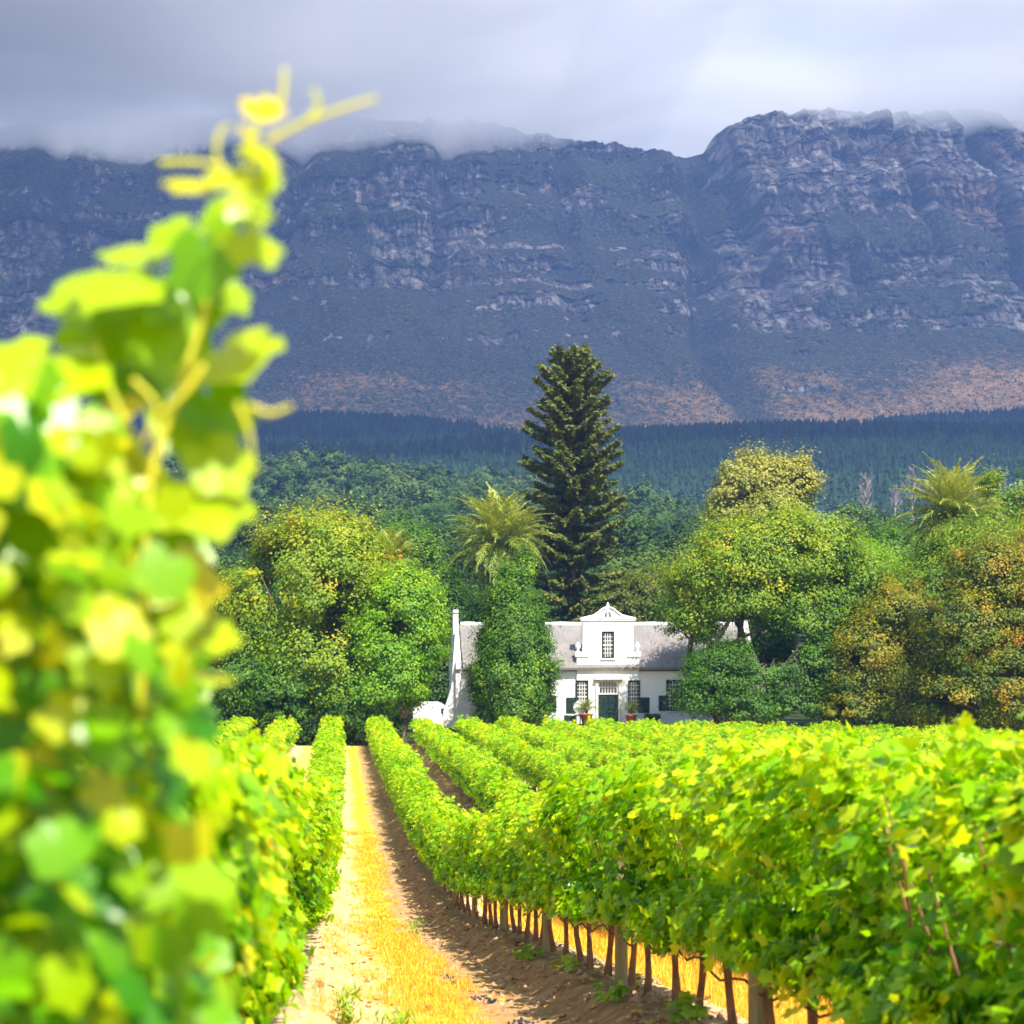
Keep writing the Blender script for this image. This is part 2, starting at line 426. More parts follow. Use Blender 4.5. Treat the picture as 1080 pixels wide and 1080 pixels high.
# which vines the photograph can show: test each against the rows in front
def vtop(X, Y): return (E - (float(base_z(X, Y)) + HV)) / Y
rows = {}
ylist = np.arange(2.2, YEND, .98)
cand = []
for k in range(-3, 19):
    X = row_x(k)
    for Y in ylist:
        if k < 0 and Y < 30: continue
        x = VX + F * X / Y
        if k not in (0, 1) and (x < 170 or x > 1130): continue
        if k == 1 and x > 1330: continue
        if k == 0 and Y < 5.0: continue
        ok = True
        if k > 1:
            for j in range(1, k):
                Yj = Y * row_x(j) / X
                if Yj > 3 and vtop(row_x(j), Yj) < vtop(X, Y) - .012: ok = False; break
        if k < 0:
            for j in range(k + 1, 1):
                Yj = Y * row_x(j) / X
                if Yj > 3 and vtop(row_x(j), Yj) < vtop(X, Y) - .012: ok = False; break
        if ok: cand.append((Y, X, k))
cand.sort()
GROUPS = {0: 'grapevines in the row left of the sandy path', 1: 'grapevines in the row right of the sandy path'}
LAB = {0: ('bright green grapevine in the row along the left edge of the sandy path'),
       1: ('tall leafy grapevine on brown trunk in the row right of the sandy path')}
def vlab(k):
    if k in LAB: return LAB[k], GROUPS[k]
    if k < 0: return 'sunlit grapevine in the short rows left of the path below the big tree', 'grapevines in the rows farther left'
    nm = {2: 'second', 3: 'third', 4: 'fourth', 5: 'fifth', 6: 'sixth', 7: 'seventh', 8: 'eighth', 9: 'ninth'}.get(k, 'a far')
    return 'lime green grapevine in the %s row to the right of the sandy path' % nm, 'grapevines in the %s row to the right' % nm
protos = [make_vine(100 + i, *vlab(1)) for i in range(7)]
used = [False] * 7
NIND = 300
for i, (Y, X, k) in enumerate(cand[:NIND]):
    j = int(rng.integers(7)); lab, grp = vlab(k)
    loc = (X + rng.normal() * .02, Y + rng.normal() * .1, float(base_z(X, Y)) + .20 - .0)
    sc = rng.uniform(.95, 1.06)
    rz = 0 if rng.random() < .5 else math.pi
    wx = sc * (1 + .40 * float(smooth(35, 75, Y))); scl = (wx, sc, (rng.uniform(.76, .86) if Y < 30 else rng.uniform(.74, .93)) if k else rng.uniform(.76, .84))
    if k == 1 and Y < 9: scl = (wx * 1.0, sc, .77 + .006 * (9 - Y))
    if k == 0 and 13 <= Y < 30: scl = (.9, sc, scl[2])
    if k == 0 and Y < 13: scl = (.78, sc, rng.uniform(.73, .79)); loc = (loc[0] - .07, loc[1], loc[2])
    if not used[j]:
        o = protos[j]; used[j] = True; o.location = loc; o.rotation_euler = (0, 0, rz); o.scale = scl; o['label'] = lab; o['group'] = grp
    else: dup(protos[j], loc, rz, scl, lab, grp)
# the rest of the field is one mass
Vs = []; Fs = []; Ts = []; off = 0
lod = []
for i in range(6):
    lod.append(vine_foliage(200 + i, 420, size=(.10, .17), tmpl=(DT * .8, DF)))
seen = {(round(Y, 3), k) for Y, X, k in cand}
beyond = [(Y, row_x(k), k) for k in range(-12, 27) for Y in ylist if k not in (0, 1) and (round(Y, 3), k) not in seen and (Y > 7 if k > 1 else Y > 22) and -700 < VX + F * row_x(k) / Y < 2300]
print('beyond', len(beyond))
for (Y, X, k) in cand[NIND:] + beyond:
    V, Fc, T = lod[int(rng.integers(6))]
    V = V.copy()
    if rng.random() < .5: V[:, :2] *= -1
    V[:, 2] *= rng.uniform(.74, .93); V[:, 0] *= rng.uniform(1.15, 1.75); V[:, 1] *= rng.uniform(.9, 1.3)
    V += (X, Y, float(base_z(X, Y)) + .2)
    Vs.append(V); Fs.append(Fc + off); off += len(V); Ts.append(np.clip(T + .06 + rng.normal() * .04, 0, .93))
o = link('vineyard', raw_mesh('vineyard', np.concatenate(Vs), np.concatenate(Fs), {'t': np.concatenate(Ts)}, True, [M_vine]))
tag(o, 'far rows of lime green vines running up towards the white house', 'vineyard'); o['kind'] = 'stuff'
print('vines', len(cand))

# ------------------------------------------------------------------ posts, wires, hose
def post(X, Y, label, grp, r=.05, h=1.5, lean=0):
    pt = tag(MB_post(r, h, lean), label, 'post', grp); pt.location = (X, Y, float(ground_z(X, Y)) - .1); return pt
def MB_post(r, h, lean):
    b = MB(); b.tube([(0, 0, 0), (lean * .5, 0, h * .5), (lean, 0, h - .01), (lean, 0, h)], [r * 1.05, r, r * .98, r * .9], 14, True, .05, int(r * 1e4))
    return b.build('trellis_post', M_post, None, False)
X1 = row_x(1)
for Y, nm, r in ((10.05, 'thick round weathered post under the vine row, nearest the camera', .062), (15.0, 'grey green trellis post standing among the trunks right of the bank', .05)):
    post(X1 - .02, Y, nm, 'posts in the row right of the path', r, 1.15)
for Y in (20.2, 25.6, 31, 36.5, 42):
    post(X1 - .04, Y, 'weathered trellis post farther back in the row right of the path', 'far posts in the row right of the path', .045)
for Y in (9, 14.5, 20, 25.5): post(row_x(0) + .02, Y, 'trellis post almost hidden in the leafy row left of the path', 'posts in the row left of the path', .045, 1.5)
for k, nm in ((0, 'left'), (1, 'right')):
    for h, what in ((.92, 'cordon'), (1.35, 'catch')):
        b = MB(); ys = np.arange(3 if k else 5, 60, 1.1)
        b.tube([(row_x(k), y, float(base_z(row_x(k), y)) + .18 + h) for y in ys], .0018, 4)
        tag(b.build('trellis_wire', M_wire), 'thin %s wire strung along the vine row %s of the path' % ('lower' if what == 'cordon' else 'upper', nm), 'wire')
b = MB(); ys = np.arange(5, 60, .28)
b.tube([(X1 - .05 + .02 * math.sin(y * 2.1), y, float(base_z(X1, y)) + .62 + .035 * math.sin(y * 5.6) + .02 * math.sin(y * 1.7)) for y in ys], .008, 6)
tag(b.build('irrigation_hose', M_hose), 'dark drip irrigation hose sagging between the vine trunks right of the path', 'hose')

# ------------------------------------------------------------------ foreground vine (out of focus, left)
near = thing('grapevine', 'large blurred grapevine at the left edge with a long shoot rising against the cloud', 'grapevine', (-.45, 2.15, 0))
b = MB(); b.tube([(0, 0, -.1), (.02, .03, .3), (0, 0, .6), (-.01, .02, .9)], [.045, .035, .03, .035], 8, True, .3, 3)
b.build('trunk', M_trunk, near)
r = np.random.default_rng(77)
Ps = []; Ns = []; Us = []; Ss = []; Ts = []
def nl(x, y, Y, rpx, n=(0, -1, .3), u=(0, 0, -1), t=.6):
    P = px(x, y, Y) - np.array([-.45, 2.15, 0]); Ps.append(P); Ns.append(n); Us.append(u); Ss.append(2 * rpx / F * Y * 1.2); Ts.append(t)
hand = [  # x, y, depth, radius, normal, tip, tint
 (276, 112, 1.75, 22, (.2, -.8, .7), (.2, 0, -1), .97), (262, 140, 1.78, 12, (.7, -.5, .5), (0, 0, -1), .9), (205, 192, 1.8, 27, (.1, -.5, .9), (-1, 0, -.1), .86), (243, 186, 1.78, 26, (0, -.7, .8), (.3, 0, -.9), .8),
 (275, 195, 1.8, 20, (-.3, -.8, .4), (.3, 0, .9), .7), (264, 252, 1.85, 32, (.2, -.7, .7), (.4, 0, -.9), .72), (214, 268, 1.9, 44, (-.5, -.9, .1), (.1, 0, -1), .4),
 (128, 292, 1.95, 56, (0, -.5, .8), (-1, 0, -.3), .68), (165, 305, 2.0, 36, (.4, -.8, .5), (-.2, 0, -1), .5), (238, 378, 1.95, 56, (-.3, -.6, .8), (.5, 0, -1), .72), (180, 355, 2.0, 44, (0, -1, .2), (0, 0, -1), .5),
 (68, 385, 1.95, 58, (-.1, -.6, .8), (-.8, 0, -.4), .74), (110, 350, 2.05, 46, (.2, -.8, .6), (-.2, 0, -1), .6), (222, 430, 2.0, 42, (0, -1, 0), (.3, 0, -1), .4), (205, 520, 1.95, 56, (.2, -.7, .8), (.2, 0, -1), .68),
 (130, 425, 2.0, 22, (0, -.6, .8), (.2, 0, -1), .93), (110, 490, 1.95, 44, (0, -.8, .5), (1, 0, 0), .86), (30, 440, 1.9, 52, (.2, -.9, .4), (0, 0, -1), .4), (15, 500, 1.9, 58, (.2, -.5, .8), (-.4, 0, -.8), .7),
 (190, 600, 1.95, 46, (.4, -.7, .6), (.2, 0, -1), .92), (150, 560, 2.0, 58, (0, -1, .2), (0, 0, -1), .5), (70, 560, 1.9, 64, (0, -.9, .4), (.2, 0, -1), .55), (215, 665, 2.0, 34, (.3, -.6, .7), (0, 0, -1), .75), (220, 712, 2.0, 22, (.2, -.3, 1), (1, 0, -.3), .8)]
hand += [(262, 215, 1.86, 26, (.3, -.8, .5), (.2, 0, -1), .7), (236, 225, 1.9, 24, (-.3, -.8, .4), (-.3, 0, -1), .55), (188, 245, 1.95, 30, (-.2, -.7, .7), (-.7, 0, -.6), .62), (150, 268, 2.0, 38, (0, -.5, .9), (-.9, 0, .1), .72),
 (216, 312, 1.96, 32, (.2, -.9, .3), (.2, 0, -1), .5), (272, 168, 1.8, 22, (.4, -.7, .5), (.5, 0, .6), .8), (240, 305, 1.96, 26, (.5, -.7, .5), (.6, 0, -.8), .66), (92, 312, 2.0, 42, (-.2, -.6, .7), (-.9, 0, -.2), .66), (150, 332, 2.05, 46, (0, -.8, .5), (-.2, 0, -1), .52),
 (198, 445, 2.0, 42, (.2, -.8, .5), (.3, 0, -.9), .6), (228, 485, 1.95, 38, (.3, -.8, .4), (.5, 0, -.8), .7), (55, 445, 1.95, 52, (-.1, -.8, .5), (-.4, 0, -.8), .58), (30, 380, 2.05, 46, (0, -.7, .6), (-.7, 0, -.5), .7), (120, 395, 2.1, 44, (.2, -.8, .4), (0, 0, -1), .45), (165, 395, 2.1, 36, (.2, -.8, .4), (.3, 0, -1), .5)]
for x, y, Y, rp, n, u, t_ in hand: nl(x, y, Y, rp, n, u, t_)
# the mass below
for k in range(2700):
    y = r.uniform(400, 1250) if k > 300 else r.uniform(410, 700); lim = np.interp(y, [400, 430, 500, 600, 740, 900, 1080, 1300], [60, 120, 200, 225, 232, 248, 258, 265])
    x = lim - 20 - (r.random() ** .8) * 460; Y = r.uniform(1.7, 2.9)
    if y < 440 and x > 60: continue
    n = np.array([.45, -.75, .45]) + r.normal(size=3) * .45; u = np.array([.1, 0, -1]) + r.normal(size=3) * .4
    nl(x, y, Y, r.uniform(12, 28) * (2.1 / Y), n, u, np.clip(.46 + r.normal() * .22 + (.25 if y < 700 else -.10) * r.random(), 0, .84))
V, Fc = place(GTn, GFn, np.array(Ps), np.array(Ns, float), np.array(Us, float), np.array(Ss) / 1.0, r.normal(size=len(Ps)) * .35)
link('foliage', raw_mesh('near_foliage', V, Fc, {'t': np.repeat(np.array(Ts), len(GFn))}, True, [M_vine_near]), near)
def stem(pts, rad, Y=1.9, name='shoot', sub=6):
    P = np.array([px(x, y, (q[0] if (q := rest) else Y)) for x, y, *rest in pts]) - np.array([-.45, 2.15, 0])
    tt = np.linspace(0, len(P) - 1, (len(P) - 1) * sub + 1); i = np.clip(tt.astype(int), 0, len(P) - 2); f = (tt - i)[:, None]
    def cr(a, b_, c_, d_, f): return .5 * ((2 * b_) + (-a + c_) * f + (2 * a - 5 * b_ + 4 * c_ - d_) * f ** 2 + (-a + 3 * b_ - 3 * c_ + d_) * f ** 3)
    Pe = np.vstack([2 * P[0] - P[1], P, 2 * P[-1] - P[-2]])
    Q = cr(Pe[i], Pe[i + 1], Pe[i + 2], Pe[i + 3], f)
    b = MB(); b.tube(Q, np.linspace(rad[0], rad[1], len(Q)), 8); return b.build(name, M_shoot, near, True)
stem([(150, 760), (150, 640), (160, 500), (190, 410), (215, 330), (238, 250), (258, 190), (272, 130), (280, 100)], (.0045, .003), 1.9)
stem([(160, 500), (120, 420), (100, 360)], (.004, .003), 1.95)
stem([(100, 560), (60, 500), (20, 430), (-20, 380)], (.006, .004), 1.95)
for pts in ([(280, 150), (320, 130), (360, 115), (397, 104)], [(168, 172), (200, 171), (228, 175), (250, 190)], [(240, 190), (228, 165), (232, 140), (242, 132)], [(288, 125), (298, 100), (300, 72)], [(322, 130), (336, 112), (330, 95)],
            [(250, 425), (262, 455), (268, 500)], [(262, 428), (285, 436), (308, 428)], [(215, 385), (190, 420), (160, 440)], [(140, 400), (165, 430), (150, 470)]):
    stem(pts, (.0033, .0020), 1.82, 'tendril')
for kk, (vy, h) in enumerate(((3.3, 1.0), (4.35, 1.0))):
    l2 = 'blurred grapevine just behind the one at the left edge' if kk == 0 else 'blurred grapevine, third from the camera in the left row'
    v = dup(protos[kk + 2], (-.47, vy, .0), math.pi * kk, (.72, 1, .86), l2); 
    if 'group' in v: del v['group']

# ------------------------------------------------------------------ dry grass and weeds on the path
M_straw = leaf_mat('dry_straw', [(0, (.44, .17, .012)), (.5, (.84, .41, .015)), (1, (.94, .64, .12))], .35, .6, .3, 0)
def blades(P, h, w, r, droop=.4):
    n = len(P); a = r.random(n) * 2 * math.pi; d = np.stack([np.cos(a), np.sin(a), np.zeros(n)], 1); s = np.stack([-np.sin(a), np.cos(a), np.zeros(n)], 1)
    k = r.random(n)[:, None] * droop; h = h[:, None]; z = np.array([0, 0, 1.])
    A = P - s * w; B = P + s * w; M1 = P + z * h * .6 + d * h * k * .4; M0 = M1 - s * w * .8; M1 = M1 + s * w * .8; Tp = P + z * h * (1 - k * .3) + d * h * k * 1.3
    V = np.stack([A, B, M1, M0, Tp], 1).reshape(-1, 3); i = np.arange(n)[:, None] * 5
    return V, [np.hstack([i, i + 1, i + 2, i + 3]), np.hstack([i + 3, i + 2, i + 4])]
r = np.random.default_rng(5)
def scatter(n, x0, x1, y0, y1, dens, seed):
    r = np.random.default_rng(seed); Y = y0 * (y1 / y0) ** r.random(n); X = r.uniform(x0, x1, n); k = dens(X, Y) > r.random(n)
    X, Y = X[k], Y[k]; return np.stack([X, Y, ground_z(X, Y) + .005], 1)
P = scatter(90000, .15, 1.25, 7, 60, lambda X, Y: np.clip(1.6 - np.abs(X - .78 + .12 * fbm(Y * .4, Y * 0, 2, 1)) * 3.2 + fbm(X * 3, Y * 1.2, 3, 8) * 2.2 + fbm(X * .9, Y * .5, 2, 18) * 1.2, 0, 1) * .5, 1)
Q = scatter(26000, -.2, .5, 7, 60, lambda X, Y: np.clip(fbm(X * 3, Y * 1.5, 3, 12) * 1.6 - .2, 0, 1), 2)
P = np.vstack([P, Q]); h = r.uniform(.02, .11, len(P)) * (.7 + .6 * vnoise(P[:, 0] * 4, P[:, 1] * 3, 3))
V, Fc = blades(P, h, np.clip(P[:, 1:2] * .00016, .0016, .02), r, .9)
tt = np.clip(.55 + .22 * r.normal(size=len(P)), 0, 1)
o = link('dry_grass', raw_mesh('dry_grass', V, Fc, {'t': np.concatenate([tt, tt])}, False, [M_straw]))
tag(o, 'golden dry grass growing along the middle of the sandy path', 'grass'); o['kind'] = 'stuff'
# straw under and behind the first row
P = scatter(42000, 2.9, 4.6, 8, 40, lambda X, Y: .75, 3); h = r.uniform(.04, .16, len(P))
V, Fc = blades(P, h, np.clip(P[:, 1:2] * .0002, .002, .02), r, .9); tt = np.clip(.6 + .2 * r.normal(size=len(P)), 0, 1)
o = link('straw', raw_mesh('straw', V, Fc, {'t': np.concatenate([tt, tt])}, False, [M_straw]))
tag(o, 'golden straw on the ground behind the trunks of the right row', 'straw'); o['kind'] = 'stuff'
M_weed = leaf_mat('weed_leaf', [(0, (.12, .28, .01)), (1, (.36, .50, .03))], .35, .5)
def weed(X, Y, hgt, n, label, grp=None, spread=.12, vine=False):
    r = np.random.default_rng(int(X * 1000 + Y * 77) % 9999)
    P = np.clip(r.normal(size=(n, 3)), -1.8, 1.8) * (spread, spread, 0); P[:, 2] = r.random(n) * hgt
    if vine: V, Fc = place(GT, GF, P + (0, 0, .03), r.normal(size=(n, 3)) * .5 + (-.2, -.3, .8), r.normal(size=(n, 3)), r.uniform(.05, .09, n) / .55)
    else: V, Fc = place(DT * (.35, 1, 1), DF, P, r.normal(size=(n, 3)), r.normal(size=(n, 3)) * .5 + (0, 0, 1), r.uniform(.05, .11, n))
    o = link('weed', raw_mesh('weed', V, Fc, {'t': r.random(len(Fc))}, False, [M_weed]), None, (X, Y, float(ground_z(X, Y))))
    return tag(o, label, 'weed', grp)
weed(.33, 10.6, .42, 260, 'tall dry green weed at the left edge of the path near the camera', None, .07)
weed(.05, 12.2, .3, 160, 'wispy green weed against the left row, beside the sand', None, .05)
weed(1.15, 30, .25, 120, 'low green weed on the brown bank in the shade', None, .12)
weed(.75, 34, .2, 110, 'small green weed in the middle of the path where it dips', None, .14)
weed(1.93, 13.4, .10, 12, 'fresh green vine sprout on the bank beside the nearest post', None, .07, True)
weed(1.9, 19, .12, 13, 'leafy sprout at the foot of the row, left of the grey post', None, .08, True)
weed(1.98, 16.4, .10, 11, 'small sprout low between two trunks of the right row', None, .07, True)
weed(2.15, 11.6, .16, 12, 'young green sprout climbing at a trunk foot near the front', None, .05, True)
M_dark = plain('dark_lump', [(.35, (.012, .014, .022)), (.7, (.06, .07, .10))], 30, .4)
for k, (x, y) in enumerate(((473, 990), (503, 1018), (518, 1024), (551, 1046), (592, 1066), (480, 1000))):
    Y = np.interp(y, [985, 1018, 1046, 1070], [19.5, 16.3, 14, 12.6]); X = (x - VX) / F * Y
    P = np.random.default_rng(k).normal(size=(16, 3)) * (.035, .03, .012) + (0, 0, .02)
    b = MB()
    for q in P: b.lathe([(0.001, -.012), (.010, -.008), (.013, 0), (.010, .008), (.001, .012)], q, 7)
    o = b.build('fallen_lump', M_dark, None, True); o.location = (X, Y, float(ground_z(X, Y)) + .01)
    tag(o, 'small dark lump lying on the brown earth bank beside the path', 'grape bunch', 'dark lumps lying on the bank')  # dark lumps of unknown kind, shaped as clusters of beads

# ------------------------------------------------------------------ house
H = thing('manor_house', 'white gabled farmhouse with thatched roof and dark green door at the end of the vineyard', 'house', (0, 0, 0))
YH = 127.0; SC = F / YH
def hx(x): return (x - VX) / SC
def hz(y): return E + (VY - y) / SC
M_white, t, p = newmat('limewash')
n1 = noise(t, .8, 8, .7); t.links.new(ramp(t, n1, [(.25, (.66, .66, .66)), (.5, (.80, .80, .79)), (.8, (.84, .84, .83))]), p.inputs['Base Color'])
p.inputs['Roughness'].default_value = .85; bump(t, p, noise(t, 5, 6), .3, .03)
M_cream = plain('cream_plaster', [(.3, (.62, .56, .44)), (.7, (.74, .68, .55))], 3, .8)
M_green = plain('dark_green_paint', [(.3, (.004, .020, .015)), (.7, (.008, .034, .025))], 4, .5)
M_thatch, t, p = newmat('thatch')
n1 = noise(t, 9, 8, .75, 'Object', (1, .15, .15)); n2 = noise(t, .6, 5, .6)
c = mixc(t, .45, ramp(t, n1, [(.3, (.10, .09, .085)), (.55, (.21, .195, .185)), (.8, (.32, .30, .29))]), ramp(t, n2, [(.3, (.13, .11, .105)), (.7, (.29, .275, .26))]))
t.links.new(c, p.inputs['Base Color']); p.inputs['Roughness'].default_value = .95; bump(t, p, n1, .9, .08)
M_glass, t, p = newmat('window_glass'); p.inputs['Base Color'].default_value = (.02, .025, .03, 1); p.inputs['Roughness'].default_value = .06
p.inputs['Specular IOR Level'].default_value = .9
M_sash = plain('white_sash', [(.3, (.72, .72, .70)), (.7, (.8, .8, .78))], 4, .5)

x0, x1 = hx(486), hx(792); zb = float(base_z(18, 127)) - .3; ze = hz(705); zr = hz(660.5) + .25; dep = 6.8
gx0, gx1 = hx(608), hx(673)
# openings in the front wall: (x centre, width, sill, head)
wins = [(hx(613.8), 13 / SC, hz(752), hz(717.5)), (hx(668.2), 13 / SC, hz(752), hz(717.5)), (hx(711.5), 18 / SC, hz(750), hz(717)), (hx(570), 18 / SC, hz(750), hz(717)), (hx(528), 18 / SC, hz(750), hz(717)), (hx(755), 18 / SC, hz(750), hz(717))]
door = (hx(641), 21 / SC, zb, hz(717))
ops = sorted([(c - w / 2, c + w / 2, s, h) for c, w, s, h in wins + [door]])
b = MB(); cur = x0; th = .45
for a, c2, s, h in ops:
    b.box(cur, a, YH, YH + th, zb, ze); b.box(a, c2, YH, YH + th, h, ze)
    if s > zb + .01: b.box(a, c2, YH, YH + th, zb, s)
    cur = c2
b.box(cur, x1, YH, YH + th, zb, ze)
b.box(x0, x1, YH + dep - th, YH + dep, zb, ze); b.box(x0, x0 + th, YH + th, YH + dep - th, zb, ze); b.box(x1 - th, x1, YH + th, YH + dep - th, zb, ze)
b.build('wall', M_white, H)
b = MB(); b.box(x0 - .02, x1 + .02, YH - .07, YH - .003, zb, zb + .45); b.build('plinth', M_white, H)
# roof: thatch slabs with soft edges
ym = YH + dep / 2; T = .3; rb = MB(); nx = 60; xs = np.linspace(x0 + .12, x1 - .12, nx)
prof = [(YH - .42, ze - .12), (YH - .46, ze + .05), (YH - .38, ze + .14), (ym - .25, zr - .08), (ym, zr), (ym + .25, zr - .08), (YH + dep + .4, ze + .12), (YH + dep + .42, ze - .12), (ym, zr - .5)]
V = []
for x in xs:
    for k, (y, z) in enumerate(prof): V.append((x, y, z + (0 if k == 8 else .03 * float(fbm(x * .9, y * 1.1, 3, 4)))))
m = len(prof); Fc = [(i * m + k, i * m + (k + 1) % m, (i + 1) * m + (k + 1) % m, (i + 1) * m + k) for i in range(nx - 1) for k in range(m)] + [list(range(m)), list(range((nx - 1) * m, nx * m))[::-1]]
rb.add(V, Fc); roof = rb.build('roof', M_thatch, H)
b = MB(); b.tube([(x, ym, zr + .02 + .015 * math.sin(x * 3)) for x in np.arange(x0 + .2, x1 - .1, .4)], .16, 10); b.build('ridge_capping', M_white, roof, True)
b = MB(); b.box(x0 + .1, x1 - .1, YH - .10, YH - .02, ze - .18, ze - .06); b.build('eaves_board', plain('eaves_timber', [(.3, (.03, .025, .02)), (.7, (.06, .05, .04))]), H)
# end gables with square chimney-like tops
def end_gable(xa, xb):
    b = MB(); prof = [(YH - .3, zb), (YH - .3, ze - .1), (YH - .5, ze - .05), (YH - .5, ze + .3), (YH - .1, ze + .55), (ym - 1.2, zr - .5), (ym - .75, zr + .1), (ym - .75, zr + .75), (ym - .85, zr + .8), (ym - .85, zr + .98),
                      (ym + .85, zr + .98), (ym + .85, zr + .8), (ym + .75, zr + .75), (ym + .75, zr + .1), (ym + 1.2, zr - .5), (YH + dep + .1, ze + .55), (YH + dep + .5, ze + .3), (YH + dep + .5, ze - .05), (YH + dep + .3, ze - .1), (YH + dep + .3, zb)]
    n = len(prof); V = [(xa, y, z) for y, z in prof] + [(xb, y, z) for y, z in prof]
    b.add(V, [list(range(n)), list(range(n, 2 * n))[::-1]] + [(k, k + n, (k + 1) % n + n, (k + 1) % n) for k in range(n)])
    return b.build('end_gable', M_white, H)
end_gable(x0 - .35, x0 - .003); end_gable(x1 + .003, x1 + .35)
# flaring buttress at the left corner
b = MB(); b.prism([(x0 - .36, zb), (x0 - .36, hz(665)), (x0 - .52, hz(700)), (x0 - .62, hz(725)), (x0 - .95, hz(742)), (x0 - 1.15, hz(750)), (x0 - 1.2, zb)][::-1], YH + .1, YH + 1.2); b.build('buttress', M_white, H)
# central gable
def gp(x, y): return (hx(x), hz(y))
half = [(608, 705.5), (608, 691), (606.5, 690), (606.5, 687.5), (612, 687), (612.5, 690), (613, 692), (614, 688), (614.3, 660), (614.3, 655), (613.5, 654.5), (612, 653.5), (612, 651), (620, 650), (626, 646.5), (631, 641.5), (634, 638.5), (638, 637)]
cxg = 640.8
poly = [gp(x, y) for x, y in half] + [gp(2 * cxg - x, y) for x, y in half[::-1]]
gyf = YH - .22
# wall of the gable, opening left for the attic window by building it in bands
b = MB(); zt = hz(655.0); za, zc_ = hz(694.5), hz(666); wa, wb = hx(634), hx(647.4)
lx, rx = hx(614.3), hx(2 * cxg - 614.3)
b.box(lx, wa, gyf, YH + .35, hz(688), zt); b.box(wb, rx, gyf, YH + .35, hz(688), zt)
b.box(wa, wb, gyf, YH + .35, zc_, zt)
L0, R0 = hx(608), hx(2 * cxg - 608)
zlow = ze - .02
b.box(L0, wa, gyf, YH + .35, hz(692), hz(688)); b.box(wb, R0, gyf, YH + .35, hz(692), hz(688))
b.box(L0, wa, gyf, YH + .35, za, hz(692)); b.box(wb, R0, gyf, YH + .35, za, hz(692))
b.box(L0, R0, gyf, YH + .35, zlow, za)
# the part below the eaves, with the door and side windows
ops2 = sorted([(c - w / 2, c + w / 2, s, h) for c, w, s, h in wins[:2] + [door]]); cur = L0
for a, c2, s, h in ops2:
    if a > cur: b.box(cur, a, gyf, YH - .004, zb, zlow)
    b.box(max(a, L0), min(c2, R0), gyf, YH - .004, h, zlow)
    if s > zb + .01: b.box(max(a, L0), min(c2, R0), gyf, YH - .004, zb, s)
    cur = c2
if cur < R0: b.box(cur, R0, gyf, YH - .004, zb, zlow)
gab = b.build('central_gable', M_white, H)
b = MB(); top = [(612, 655), (612, 652.4), (619, 651.8), (625, 649.6), (630, 646.2), (634, 643.2), (637.8, 641)]
b.prism([gp(x, y) for x, y in top] + [gp(2 * cxg - x, y) for x, y in top[::-1]], gyf + .02, YH + .3); b.build('pediment', M_white, gab)
b = MB(); b.bbox(hx(612), hx(2 * cxg - 612), gyf - .08, YH + .37, hz(655.2), hz(653.6), .02); b.bbox(hx(611), hx(2 * cxg - 611), gyf - .12, YH + .38, hz(653.599), hz(652.4), .02); b.build('cornice', M_white, gab)
b = MB()
for s in (-1, 1):
    top2 = [(cxg + s * 29, 652.5), (cxg + s * 22, 651), (cxg + s * 15, 649.2), (cxg + s * 10, 645.8), (cxg + s * 6.5, 642.8), (cxg + s * 1.5, 640.4)]
    b.tube([(hx(x), gyf - .02, hz(y)) for x, y in top2], .06, 8)
b.build('moulding', M_white, gab, True)
b = MB(); b.lathe([(.10, 0), (.07, .06), (.10, .14), (.11, .2), (.06, .28), (.02, .36), (.001, .4)], (hx(cxg), gyf + .1, hz(641.2)), 14); b.build('finial', M_white, gab, True)
b = MB()
for s in (-1, 1): b.tube([(hx(cxg + s * 2.2), gyf + .01, hz(651)), (hx(cxg + s * 2.3), gyf + .01, hz(648)), (hx(cxg + s * 1.0), gyf + .01, hz(645.5))], .07, 6)
b.build('ornament_hole_shade', plain('painted_niche_shade', [(.3, (.12, .11, .10)), (.7, (.2, .19, .18))]), gab, True)  # dark colour stands for the shade inside the pediment's ornament holes
for s in (-1, 1):
    ux = cxg + s * 31.5
    b = MB(); b.bbox(hx(ux - 3.2), hx(ux + 3.2), gyf - .05, gyf + .35, hz(692), hz(687.4), .02)
    b.lathe([(.06, 0), (.13, .05), (.06, .13), (.15, .24), (.19, .38), (.14, .50), (.06, .56), (.05, .63), (.001, .70)], (hx(ux), gyf + .15, hz(687.6)), 14)
    b.build('urn', M_white, gab, True)
for s in (-1, 1):
    b = MB(); xa, xb = sorted((hx(cxg + s * 34.5), hx(cxg + s * 20))); b.bbox(xa, xb, gyf - .08, gyf - .003, hz(693.2), hz(691.2), .02); b.build('string_course', M_white, gab)
